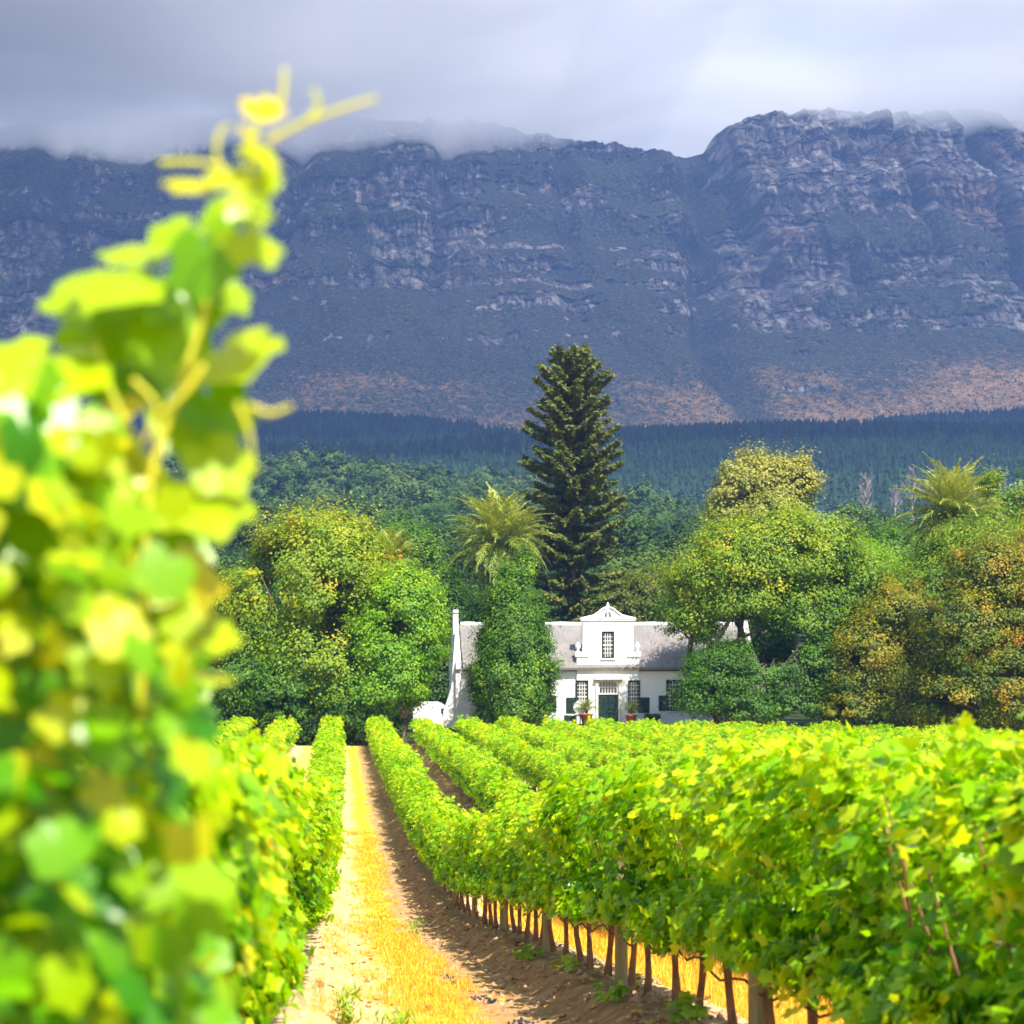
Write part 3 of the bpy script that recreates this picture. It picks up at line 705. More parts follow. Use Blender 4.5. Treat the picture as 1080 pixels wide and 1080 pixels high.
# door case
b = MB(); b.bbox(hx(625.5), hx(656.5), gyf - .30, gyf - .003, hz(717.3), hz(714.8), .03); b.bbox(hx(628), hx(654), gyf - .18, gyf - .004, hz(714.7), hz(713.2), .02)
for s in (-1, 1): xa, xb = sorted((hx(641 + s * 10.7), hx(641 + s * 13.6))); b.bbox(xa, xb, gyf - .12, gyf - .003, zb, hz(717.4), .02)
b.build('door_case', M_cream, H)
def sash(c, w, s, h, yf, cols, rws, arched=True, frame_mat=M_green, name='window'):
    fw = .09; b = MB()
    b.bbox(c - w / 2, c - w / 2 + fw, yf, yf + .12, s, h, .01); b.bbox(c + w / 2 - fw, c + w / 2, yf, yf + .12, s, h, .01)
    b.bbox(c - w / 2 + fw, c + w / 2 - fw, yf + .002, yf + .118, h - fw, h, .01); b.bbox(c - w / 2 + fw, c + w / 2 - fw, yf + .002, yf + .118, s, s + fw, .01)
    if arched:
        n = 8; pts = [(c - (w / 2 - fw) * math.cos(a), h - fw - .16 + .16 * math.sin(a)) for a in np.linspace(0, math.pi, n)]
        for k in range(n - 1): b.prism([pts[k], pts[k + 1], (pts[k + 1][0], h - fw), (pts[k][0], h - fw)], yf + .01, yf + .10)
    wn = b.build(name, frame_mat, H)
    i0, i1, j0, j1 = c - w / 2 + fw, c + w / 2 - fw, s + fw, h - fw
    b = MB(); bw = .032; xs = np.linspace(i0, i1, cols + 1); zs = np.linspace(j0, j1, rws + 1)
    for x in xs[1:-1]: b.box(x - bw / 2, x + bw / 2, yf + .055, yf + .08, j0, j1)
    for k, z in enumerate(zs[1:-1]): b.box(i0, i1, yf + .050, yf + .085, z - bw / 2 * (2 if k == rws // 2 - 1 else 1), z + bw / 2 * (2 if k == rws // 2 - 1 else 1))
    b.build('glazing_bars', M_sash, wn)
    b = MB(); b.box(i0, i1, yf + .086, yf + .096, j0, j1); b.build('pane', M_glass, wn)
    # no lining behind: the dim room is in the dark pane colour
    return wn
def shutter(xa, xb, s, h, yf):
    b = MB(); b.bbox(xa, xb, yf - .06, yf - .006, s, h, .012)
    w = xb - xa
    b.bbox(xa + w * .15, xb - w * .15, yf - .072, yf - .058, s + .08, (s + h) / 2 - .05, .005); b.bbox(xa + w * .15, xb - w * .15, yf - .072, yf - .058, (s + h) / 2 + .05, h - .08, .005)
    b.build('shutter', M_green, H)
for i, (c, w, s, h) in enumerate(wins):
    yf = (gyf if i < 2 else YH) + .06
    sash(c, w, s, h, yf, 4 if i < 2 else 5, 8)
    sm_ = (s + h) / 2 + .1; sw = 10.5 / SC; fy = YH
    if i == 0: shutter(hx(597), hx(607.6), s, sm_ - .15, fy)
    elif i == 1: shutter(hx(675), hx(685), s, sm_ - .15, fy)
    else:
        shutter(c - w / 2 - sw * .75, c - w / 2 - .03, s, sm_ - .1, fy); shutter(c + w / 2 + .03, c + w / 2 + sw * .75, s, sm_ - .1, fy)
    b = MB(); b.bbox(c - w / 2 - .06, c + w / 2 + .06, (gyf if i < 2 else YH) - .10, (gyf if i < 2 else YH) - .003, s - .10, s - .012, .015); b.build('sill', M_white, H)
sash(hx(640.7), 13 / SC, za, zc_, gyf + .06, 4, 6)
b = MB(); b.bbox(wa - .1, wb + .1, gyf - .09, gyf - .003, za - .11, za - .01, .015); b.build('sill', M_white, H)
# door: double leaf and fanlight
c, w, s, h = door; fz = hz(732.5)
wn = sash(c, w, fz, h, gyf + .05, 6, 2, True, M_sash, 'fanlight')
b = MB()
for sgn in (-1, 1):
    xa, xb = sorted((c + sgn * .008, c + sgn * (w / 2 - .01)))
    b.bbox(xa, xb, gyf + .10, gyf + .16, zb + .05, fz - .03, .01)
    for za_, zb_ in ((.12, .38), (.42, .70), (.74, .95)):
        hh = fz - zb; b.bbox(xa + .09, xb - .09, gyf + .085, gyf + .099, zb + hh * za_, zb + hh * zb_, .006)
dr = b.build('door', M_green, H)
b = MB(); b.lathe([(.001, -.03), (.03, -.02), (.035, 0), (.03, .02), (.001, .03)], (c + .1, gyf + .05, zb + 1.1), 10); b.build('handle', plain('brass', [(.3, (.5, .35, .1)), (.7, (.6, .42, .15))], 4, .3), dr, True)
b = MB(); b.box(hx(626), hx(656), gyf - 1.3, gyf - .3, zb - .1, zb + .28); b.box(hx(622), hx(660), gyf - 2.0, gyf - 1.3, zb - .1, zb + .14); b.build('steps', plain('step_brick', [(.3, (.30, .12, .09)), (.7, (.42, .20, .14))]), H)
# low white garden wall running left from the house
b = MB(); xa = hx(436); xb = x0 - 1.21
b.prism([(xa, zb - .3), (xb, zb - .3), (xb, hz(749)), (hx(472), hz(746)), (hx(466), hz(741.5)), (hx(462), hz(740)), (hx(437), hz(740)), (xa, hz(741))], YH + .2, YH + .55)
gw = tag(b.build('garden_wall', M_white), 'low white garden wall stepping down left of the house', 'wall')
b = MB(); b.bbox(hx(465.5), hx(470.5), YH + .15, YH + .199, hz(752.5), hz(747), .01); b.build('niche_panel', M_glass, gw)  # dark panel on the wall face, its colour standing for a shaded niche
b = MB(); b.box(hx(482), hx(497), YH - 2.2, YH - 1.7, zb + .35, zb + .45)
for xx in (483, 495): b.box(hx(xx), hx(xx + 1), YH - 2.15, YH - 1.75, zb - .3, zb + .35)
tag(b.build('garden_bench', plain('bench_wood', [(.3, (.10, .07, .05)), (.7, (.2, .14, .1))])), 'low wooden bench in front of the left end of the house', 'bench')

# pots with small palms
M_terra = plain('terracotta', [(.3, (.38, .10, .04)), (.7, (.55, .18, .08))], 4, .8)
M_palm = leaf_mat('palm_leaf', [(0, (.04, .09, .012)), (.5, (.16, .24, .02)), (1, (.46, .48, .06))], .25, .45, .45, .1)
def frond_mesh(n_fr, R, e0, e1, r, nl=24, ll=.5, lw=.05, droop=1.0, tfun=None):
    """arching fronds with two combs of leaflets"""
    P = []; N = []; U = []; Sx = []; T = []; rach = MB()
    for k in range(n_fr):
        az = k * 2.399963 + r.normal() * .15; q = (k + .5) / n_fr; el = math.radians(e1 + (e0 - e1) * q) + r.normal() * .08
        d = np.array([math.cos(az), math.sin(az)]); L = R * r.uniform(.88, 1.1) * (1.12 - .25 * q * 0)
        s = np.linspace(0, 1, nl); pitch = el - droop * (s ** 1.5) * (1.15 - .3 * math.sin(max(el, 0)))
        dr = np.cos(pitch) * L / nl; dz = np.sin(pitch) * L / nl
        rr = np.cumsum(dr); zz = np.cumsum(dz); C0 = np.stack([d[0] * rr, d[1] * rr, zz], 1)
        rach.tube(C0[::4], np.linspace(.035, .01, len(C0[::4])) * R / 4, 4, False)
        tan = np.stack([d[0] * np.cos(pitch), d[1] * np.cos(pitch), np.sin(pitch)], 1)
        side = np.array([-d[1], d[0], 0.])
        upv = np.cross(tan, side); upv *= np.sign(upv[:, 2:3] + 1e-6)
        tw = r.normal() * .3
        for sg in (-1, 1):
            lt = ll * (np.sin(np.clip(s * 1.05 + .12, 0, 1) * math.pi) ** .6 + .15)
            dirn = side * sg * (.6) + tan * .85 + upv * (.30 + tw * sg) + r.normal(size=(nl, 3)) * .12 + np.array([0, 0, -.25])
            dirn /= np.linalg.norm(dirn, axis=1)[:, None]
            P.append(C0 + dirn * lt[:, None] * .5); U.append(dirn); N.append(upv + r.normal(size=(nl, 3)) * .3); Sx.append(lt)
            T.append(np.full(nl, (tfun(q) if tfun else .5) + r.normal() * .1) + .06 * r.normal(size=nl))
    return map(np.concatenate, (P, N, U, Sx, T)), rach
def palm_crown(n_fr, R, e0, e1, seed, **kw):
    r = np.random.default_rng(seed); lw = kw.pop('lw', .05)
    (P, N, U, Sx, T), rach = frond_mesh(n_fr, R, e0, e1, r, lw=lw, **kw)
    X, Y, Z = rot_frames(N, U)
    w = lw; tv = np.array([(-.5, -.5, 0), (.5, -.5, 0), (.22, .5, 0), (-.22, .5, 0)])
    V = (tv[None, :, 0:1] * X[:, None] * w + tv[None, :, 1:2] * Y[:, None] * Sx[:, None, None]) + P[:, None]
    n = len(P); Fq = (np.arange(n)[:, None] * 4 + np.arange(4)[None])
    rv = np.concatenate(rach.v); rf = np.array(rach.extra[4]) + n * 4
    return raw_mesh('palm_fronds', np.vstack([V.reshape(-1, 3), rv]), np.vstack([Fq, rf]), {'t': np.clip(np.concatenate([T, np.full(len(rf), .75)]), 0, 1)}, False, [M_palm])
def potted(x, y_base, label, sc=1.0, Y=YH - 2.2, dead=False):
    X = (x - VX) / F * Y; z = E + (VY - y_base) / F * Y
    t_ = thing('potted_palm', label, 'potted plant', (X, Y, z), 0, None, sc)
    b = MB(); b.lathe([(.001, .02), (.30, .02), (.33, .05), (.46, .72), (.53, .74), (.54, .88), (.46, .89), (.45, .80), (.001, .78)], (0, 0, 0), 24); b.build('pot', M_terra, t_, True)
    b = MB(); b.tube([(0, 0, .75), (.02, 0, 1.0), (0, 0, 1.2)], [.09, .08, .07], 8, True, .4, 2); b.build('stem', M_bark, t_)
    o = link('fronds', palm_crown(26, 1.15, 10, 78, int(x), nl=16, ll=.30, lw=.035, droop=1.3), t_, (0, 0, 1.15)); return t_
zp = hz(759.5)
def ground_py(Y, X): return VY + (E - float(base_z(X, Y))) / Y * F
for x, lab, sc in ((618.5, 'terracotta pot with small palm just left of the green door', 1.0), (665.5, 'terracotta pot with small palm just right of the green door', .92), (506.5, 'terracotta pot with a palm left of the conical tree', .8), (774, 'terracotta pot half hidden under the right tree bushes', .85)):
    Y = YH - 2.4; X = (x - VX) / F * Y; potted(x, ground_py(Y, X), lab, sc * (.86 if sc > .9 else .8), Y)
b = MB(); b.tube([(hx(608), YH - 2.0, float(base_z(hx(608), YH - 2)) + 1.15), (hx(608), YH - 2.05, float(base_z(hx(608), YH - 2)) + 1.15)], .45, 24)
b.tube([(hx(608), YH - 1.9, float(base_z(hx(608), YH - 2)) - .05), (hx(608), YH - 1.95, float(base_z(hx(608), YH - 2)) + 1.1)], .05, 8)
tag(b.build('white_disc', M_white), 'round white disc on a short stand left of the door', 'sign')  # plain white disc of unknown use
# low clipped hedge between the last vines and the house
M_hedge = leaf_mat('hedge_leaf', [(0, (.02, .05, .01)), (1, (.08, .16, .02))], .25)
def hedge(xa, xb, Y, h, d, label):
    r = np.random.default_rng(int(xa)); n = int((xb - xa) * 1400)
    P = np.stack([r.uniform(xa, xb, n), Y + r.uniform(-d / 2, d / 2, n), r.random(n) ** .6 * h], 1); P[:, 2] += base_z(P[:, 0], P[:, 1])
    V, Fc = place(DT, DF, P, unit(n, r) + (0, -.4, .5), unit(n, r), r.uniform(.06, .12, n)); 
    return tag(link('hedge', raw_mesh('hedge', V, Fc, {'t': r.random(n)}, False, [M_hedge])), label, 'hedge')
hedge(hx(676), hx(692), YH - 1.6, .7, .8, 'low clipped green hedge right of the door')
hedge(hx(592), hx(604), YH - 1.6, .6, .8, 'low clipped green hedge left of the door')

# ------------------------------------------------------------------ trees
def crown_mesh(lobes, nclump, nleaf, lsize, rcl, seed, tbase=.5, tvar=.12, ttop=0., tfun=None, mat=None, flat=.7, inner=.12, upn=.65, low=-.55, lump=.55):
    """leaves gathered in clumps spread over a set of lobes"""
    lsize = lsize * (.66 if lump >= 1 else .62); nleaf = int(nleaf * (1.9 if lump >= 1 else 2.3)); r = np.random.default_rng(seed); L = np.array(lobes, float)
    area = (L[:, 3] * L[:, 4] + L[:, 3] * L[:, 5] + L[:, 4] * L[:, 5]); pr = area / area.sum()
    k = r.choice(len(L), nclump * 3, p=pr); d = unit(nclump * 3, r)
    bad = d[:, 2] < low + .3 * r.random(len(d)); d[bad, 2] *= -.6
    rad = r.uniform(.74, 1.0, len(k)) + .10 * (fbm(d[:, 0] * 2.5 + k * 3.3, d[:, 2] * 2.5 + d[:, 1], 3, seed)) + .10 * (r.random(len(k)) < .10); ins = r.random(len(k)) < inner; rad[ins] = r.uniform(.35, .8, ins.sum())
    Cc = L[k, :3] + d * L[k, 3:6] * rad[:, None]
    keep = np.ones(len(k), bool)
    for j in range(len(L)):
        q = (((Cc - L[j, :3]) / L[j, 3:6]) ** 2).sum(1); keep &= (k == j) | (q > .62) | ins
    gapn = vnoise(Cc[:, 0] / (rcl * 2.6) + 50, (Cc[:, 2] + .6 * Cc[:, 1]) / (rcl * 2.6), seed)
    keep &= gapn > .24
    Cc = Cc[keep][:nclump]; dd = d[keep][:nclump]; n = len(Cc)
    ct = r.normal(size=n) * tvar
    R = rcl * r.uniform(.45, 1.5, n)
    P = np.repeat(Cc, nleaf, 0); g = r.normal(size=(n * nleaf, 3)); g /= np.linalg.norm(g, axis=1)[:, None]; rr = r.random(n * nleaf) ** .45
    P = P + g * (rr * np.repeat(R, nleaf))[:, None] * (1, 1, flat)
    sp = (r.random(len(P)) < .22) * r.random(len(P)) * np.repeat(R, nleaf) * 1.25; P = P + np.repeat(dd, nleaf, 0) * sp[:, None] + (0, 0, .35) * sp[:, None]
    zmin, zmax = P[:, 2].min(), P[:, 2].max()
    N = g * (.7 - .2 * lump) + np.repeat(dd, nleaf, 0) * (.45 + .8 * lump) + (0, 0, upn) + r.normal(size=P.shape) * (.35 - .2 * lump)
    U = r.normal(size=P.shape) + (0, 0, -.5)
    T = tbase + np.repeat(ct, nleaf) + r.normal(size=len(P)) * .05 + ttop * ((P[:, 2] - zmin) / (zmax - zmin) - .5)  # ttop tints upper leaves: autumn yellow, plus sunlit tops painted in
    if tfun is not None: T = T + tfun(P)
    V, Fc = place(DT, DF, P, N, U, r.uniform(.7, 1.3, len(P)) * lsize)
    return raw_mesh('crown', V, Fc, {'t': np.clip(T, 0, 1)}, False, [mat])

def trunk_mesh(lobes, h0, r0, seed, mat=M_bark, parent=None, multi=1, spread=.4):
    r = np.random.default_rng(seed); b = MB()
    zc = min(l[2] for l in lobes)
    for s in range(multi):
        bx_, by_ = r.normal() * spread * (multi > 1), r.normal() * spread * (multi > 1)
        fk = (bx_ * 2.2 + r.normal() * .2, by_ * 2 + r.normal() * .2, h0)
        b.tube([(bx_, by_, -.4), (bx_ * 1.1, by_, .25), (bx_ * 1.5, by_ * 1.3, h0 * .5), fk], [r0 * 1.5, r0 * 1.05, r0 * .9, r0 * .75], 9, True, .15, seed + s)
        for l in lobes[s::multi] if multi > 1 else lobes:
            c_ = np.array(l[:3]); m1 = (np.array(fk) * .55 + c_ * .45) + (0, 0, .3)
            b.tube([fk, m1, c_, c_ + (0, 0, l[5] * .6)], [r0 * .6, r0 * .42, r0 * .25, r0 * .08], 6, True, .2, seed)
            for q in range(3):
                e = c_ + unit(1, r)[0] * np.array(l[3:6]) * .75; b.tube([m1, (m1 + e) / 2 + (0, 0, .2), e], [r0 * .28, r0 * .15, r0 * .04], 5)
    return b.build('trunk', mat, parent, True)

def tree(name, label, xpx, Y, lobes_px, nclump, nleaf, lsize, rcl, mat, seed, depth=None, cat='tree', group=None, h0=2.5, r0=.25, multi=1, zb_off=0, bark=None, spread=.4, **kw):
    """lobes given in pixels of the photograph at depth Y: (x, y, rx, ry[, dy])"""
    s = F / Y; X = (xpx - VX) / s; z0 = float(base_z(X, Y)) + zb_off
    t_ = thing(name, label, cat, (X, Y, z0), 0, group)
    L = []
    for l in lobes_px:
        x, y, rx_, ry_ = l[:4]; dy = l[4] if len(l) > 4 else 0
        L.append(((x - VX) / s - X, dy, E + (VY - y) / s - z0, rx_ / s, (depth or min(rx_ / s, 5.5)), ry_ / s))
    link('crown', crown_mesh(L, nclump, nleaf, lsize, rcl, seed, mat=mat, **kw), t_)
    trunk_mesh([l for l in L], h0, r0, seed, bark or M_bark, t_, multi, spread)
    return t_

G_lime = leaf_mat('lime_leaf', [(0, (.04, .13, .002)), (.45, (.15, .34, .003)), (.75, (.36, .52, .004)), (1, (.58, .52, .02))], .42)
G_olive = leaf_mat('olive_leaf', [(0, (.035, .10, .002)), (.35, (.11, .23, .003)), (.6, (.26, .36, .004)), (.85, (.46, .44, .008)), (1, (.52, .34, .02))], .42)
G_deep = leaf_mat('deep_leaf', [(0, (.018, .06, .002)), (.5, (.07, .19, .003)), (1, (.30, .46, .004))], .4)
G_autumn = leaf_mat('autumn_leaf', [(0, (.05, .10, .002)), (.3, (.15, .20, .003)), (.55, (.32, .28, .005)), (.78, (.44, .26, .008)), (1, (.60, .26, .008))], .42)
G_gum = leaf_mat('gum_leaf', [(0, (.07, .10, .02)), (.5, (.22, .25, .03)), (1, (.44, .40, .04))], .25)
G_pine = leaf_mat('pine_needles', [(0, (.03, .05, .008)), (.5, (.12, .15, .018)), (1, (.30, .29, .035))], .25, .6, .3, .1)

# big plane tree on the left, and the lime tree at its right shoulder
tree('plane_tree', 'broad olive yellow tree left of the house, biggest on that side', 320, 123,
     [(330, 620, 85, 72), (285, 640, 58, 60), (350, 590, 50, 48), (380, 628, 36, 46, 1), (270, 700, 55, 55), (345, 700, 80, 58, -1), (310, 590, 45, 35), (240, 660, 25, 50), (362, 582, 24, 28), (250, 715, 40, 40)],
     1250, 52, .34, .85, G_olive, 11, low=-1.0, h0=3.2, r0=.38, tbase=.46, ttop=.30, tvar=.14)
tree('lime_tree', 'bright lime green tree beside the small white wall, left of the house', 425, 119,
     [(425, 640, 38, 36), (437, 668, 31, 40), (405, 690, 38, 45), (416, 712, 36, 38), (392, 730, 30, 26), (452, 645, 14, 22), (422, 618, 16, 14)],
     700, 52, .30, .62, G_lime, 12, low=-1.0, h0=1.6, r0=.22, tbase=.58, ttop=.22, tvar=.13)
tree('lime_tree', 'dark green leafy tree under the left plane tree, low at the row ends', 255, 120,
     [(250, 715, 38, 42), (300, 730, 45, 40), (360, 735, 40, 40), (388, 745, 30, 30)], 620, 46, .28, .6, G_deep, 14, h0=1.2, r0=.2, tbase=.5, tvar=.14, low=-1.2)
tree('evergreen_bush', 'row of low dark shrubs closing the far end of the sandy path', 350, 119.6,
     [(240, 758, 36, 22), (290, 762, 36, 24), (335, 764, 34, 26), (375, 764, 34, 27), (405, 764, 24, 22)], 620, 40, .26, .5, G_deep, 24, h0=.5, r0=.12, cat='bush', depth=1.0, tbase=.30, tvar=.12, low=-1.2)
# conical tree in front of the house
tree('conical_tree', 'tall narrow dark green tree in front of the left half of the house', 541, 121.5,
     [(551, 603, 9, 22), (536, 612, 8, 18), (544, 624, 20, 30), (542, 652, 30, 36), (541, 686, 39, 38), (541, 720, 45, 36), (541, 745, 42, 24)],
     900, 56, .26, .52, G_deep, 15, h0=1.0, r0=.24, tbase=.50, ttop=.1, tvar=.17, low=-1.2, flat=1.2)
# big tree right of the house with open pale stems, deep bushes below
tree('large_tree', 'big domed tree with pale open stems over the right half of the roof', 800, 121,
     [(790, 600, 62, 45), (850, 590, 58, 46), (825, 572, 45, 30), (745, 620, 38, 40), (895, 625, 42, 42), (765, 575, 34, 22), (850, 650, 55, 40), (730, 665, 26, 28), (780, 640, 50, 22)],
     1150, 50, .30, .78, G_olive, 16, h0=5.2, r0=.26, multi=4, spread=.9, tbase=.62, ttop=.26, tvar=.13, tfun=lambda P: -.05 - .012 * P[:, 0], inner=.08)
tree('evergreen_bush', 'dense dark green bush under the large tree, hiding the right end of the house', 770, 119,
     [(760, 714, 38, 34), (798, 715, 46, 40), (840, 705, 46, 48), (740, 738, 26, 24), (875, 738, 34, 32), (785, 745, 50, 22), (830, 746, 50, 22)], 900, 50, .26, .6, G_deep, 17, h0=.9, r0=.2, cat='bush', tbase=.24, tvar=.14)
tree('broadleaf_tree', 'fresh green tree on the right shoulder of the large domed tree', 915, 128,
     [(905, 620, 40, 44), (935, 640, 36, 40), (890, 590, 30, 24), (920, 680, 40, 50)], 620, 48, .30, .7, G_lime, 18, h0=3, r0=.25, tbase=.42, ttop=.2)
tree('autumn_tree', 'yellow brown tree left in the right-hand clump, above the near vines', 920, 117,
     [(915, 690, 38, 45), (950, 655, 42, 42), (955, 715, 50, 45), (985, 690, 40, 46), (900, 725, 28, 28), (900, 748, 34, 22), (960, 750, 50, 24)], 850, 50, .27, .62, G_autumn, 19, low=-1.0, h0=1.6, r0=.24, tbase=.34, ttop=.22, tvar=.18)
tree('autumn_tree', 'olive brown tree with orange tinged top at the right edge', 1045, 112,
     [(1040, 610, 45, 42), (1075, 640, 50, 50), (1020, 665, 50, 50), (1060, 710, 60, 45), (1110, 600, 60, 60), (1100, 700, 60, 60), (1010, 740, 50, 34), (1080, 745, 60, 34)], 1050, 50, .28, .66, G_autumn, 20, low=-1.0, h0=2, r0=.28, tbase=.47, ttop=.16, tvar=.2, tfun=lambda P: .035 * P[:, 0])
tree('broadleaf_tree', 'yellow green tree between the autumn trees, below the right palm', 990, 122,
     [(985, 625, 44, 36), (1020, 590, 44, 34), (1000, 660, 50, 44), (960, 630, 30, 28), (1050, 575, 30, 24)], 700, 48, .30, .7, G_olive, 21, h0=3, r0=.25, tbase=.52, tvar=.14)
tree('broadleaf_tree', 'dull olive tree rising at the right edge beside the palm', 1065, 150,
     [(1060, 520, 28, 26), (1085, 530, 35, 34), (1050, 545, 26, 20), (1100, 560, 50, 40), (1070, 600, 50, 60)], 620, 46, .34, .75, G_olive, 22, h0=8, r0=.3, tbase=.38, tvar=.12)
tree('gum_tree', 'yellow crowned gum tree rising behind the large domed tree', 805, 190,
     [(775, 520, 26, 28), (800, 505, 24, 26), (832, 512, 27, 30), (815, 540, 40, 26), (768, 545, 20, 16), (840, 545, 18, 22)], 560, 48, .46, .9, G_gum, 23, h0=12, r0=.4, tbase=.55, ttop=.2, tvar=.12)
# trees behind and between
BK = [('round_tree', 'dark olive tree peeping over the right shoulder of the left plane tree', 425, 160, [(425, 575, 30, 22), (410, 590, 34, 26), (445, 600, 24, 30), (425, 650, 45, 60)], G_deep, .42),
      ('round_tree', 'dark tree in the gap between the lime tree and the house', 465, 140, [(465, 640, 22, 40), (470, 700, 26, 45), (455, 730, 24, 28)], G_deep, .25),
      ('round_tree', 'rust brown tree right of the tall pine, behind the roof', 685, 175, [(685, 630, 34, 24), (705, 645, 30, 24), (660, 650, 26, 22)], G_autumn, .06),
      ('round_tree', 'dark green tree behind the roof, left of the palm', 500, 180, [(495, 670, 40, 30), (530, 660, 40, 34)], G_deep, .4),
      ('round_tree', 'dark green tree between the gable and the tall pine', 640, 190, [(630, 665, 34, 26), (655, 672, 30, 24)], G_deep, .35),
      ('round_tree', 'dark green tree behind the right end of the roof', 740, 165, [(740, 650, 40, 30), (760, 680, 40, 40)], G_deep, .4),
      ('round_tree', 'dark green tree behind the right clump of trees', 940, 175, [(940, 585, 34, 26), (905, 600, 40, 34), (960, 640, 50, 60)], G_deep, .45),
      ('round_tree', 'dark green tree behind the left plane tree', 240, 165, [(250, 640, 40, 40), (230, 690, 60, 50), (180, 690, 60, 60)], G_deep, .45),
      ('round_tree', 'shaded tree far left behind the foreground vine', 120, 140, [(140, 680, 60, 70), (60, 690, 70, 70), (0, 680, 70, 80)], G_olive, .4)]
for i, (nm, lab, x, Y, L, m, tb_) in enumerate(BK):
    tree(nm, lab, x, Y, L, 420, 42, .0024 * Y, .0062 * Y, m, 40 + i, h0=2, r0=.25, tbase=tb_, tvar=.13)

# bare pale trees on the hill
def bare(x, ytop, ybase, Y, label, seed):
    r = np.random.default_rng(seed); s = F / Y; X = (x - VX) / s; z0 = E + (VY - ybase) / s; h = (ybase - ytop) / s; b = MB()
    zg = float(base_z(X, Y)); b.tube([(0, 0, zg - z0 - .5), (0, 0, h * .3), (h * .02, 0, h * .6), (h * .03, 0, h)], [h * .028, h * .022, h * .014, h * .004], 7)
    for k in range(34):
        a = r.random() * 6.28; z = h * r.uniform(.25, .92); l = h * r.uniform(.2, .38) * (1.15 - z / h); e = np.array([math.cos(a) * l * .7, math.sin(a) * l * .7, z + l])
        b.tube([(h * .02, 0, z), (e[0] * .6, e[1] * .6, z + l * .4), e], [h * .011, h * .007, h * .003], 5)
        for q in range(3): e2 = e + unit(1, r)[0] * l * .4 + (0, 0, l * .2); b.tube([(e[0] * .6, e[1] * .6, z + l * .4), e2], [h * .005, h * .002], 4)
    o = b.build('bare_tree', M_palebark); o.location = (X, Y, z0); return tag(o, label, 'tree')
bare(911, 498, 560, 420, 'bleached leafless tree standing right of the gum tree on the dark hillside', 1)
bare(962, 492, 545, 460, 'smaller grey leafless tree left of the right palm', 2)
bare(944, 510, 548, 450, 'faint grey leafless tree between the two bleached ones and the palm', 3)

# palms
def palm(x, y, R_px, Y, label, seed, n=80, e0=-58, e1=84, tf=None, droop=.92):
    s = F / Y; X = (x - VX) / s; zg = float(base_z(X, Y)); zt = E + (VY - y) / s; t_ = thing('date_palm', label, 'palm tree', (X, Y, zg)); h = zt - zg; R = R_px / s
    b = MB(); hs = np.linspace(-.5, h, 26); b.tube([(0, 0, q) for q in hs], [.5 + .05 * (i % 2) + .25 * math.exp(-(h - q) * .8) for i, q in enumerate(hs)], 12, True, .12, seed); b.build('trunk', M_bark, t_)
    link('crown', palm_crown(n, R * 1.12, e0, e1, seed, nl=54, ll=R * .19, lw=.075, droop=droop, tfun=tf or (lambda q: .86 - .42 * q)), t_, (0, 0, h)); return t_
palm(527, 572, 52, 150, 'full date palm with drooping golden fronds above the conical tree', 31, 100)
palm(1003, 545, 56, 135, 'large date palm rising out of the trees near the right edge', 32, 100)
palm(412, 592, 33, 140, 'small palm with an orange heart poking over the left plane tree', 33, 60, tf=lambda q: .9 - .3 * q)
b = MB()
rr_ = np.random.default_rng(4); s_ = F / 139.
for k in range(26):
    a = rr_.random() * 6.28; b.tube([(0, 0, 0), (math.cos(a) * .35, math.sin(a) * .35, .4), (math.cos(a) * .8, math.sin(a) * .8, .25 + .3 * rr_.random())], [.05, .045, .06], 5)
o = b.build('date_cluster', plain('orange_fruit', [(.3, (.7, .14, .02)), (.7, (.85, .25, .04))], 6, .6)); 
small_palm = [q for q in bpy.data.objects if q.name.startswith('date_palm')][-1]
o.parent = small_palm; o.location = (0, -.8, (E + (VY - 594) / F * 140) - small_palm.location.z)

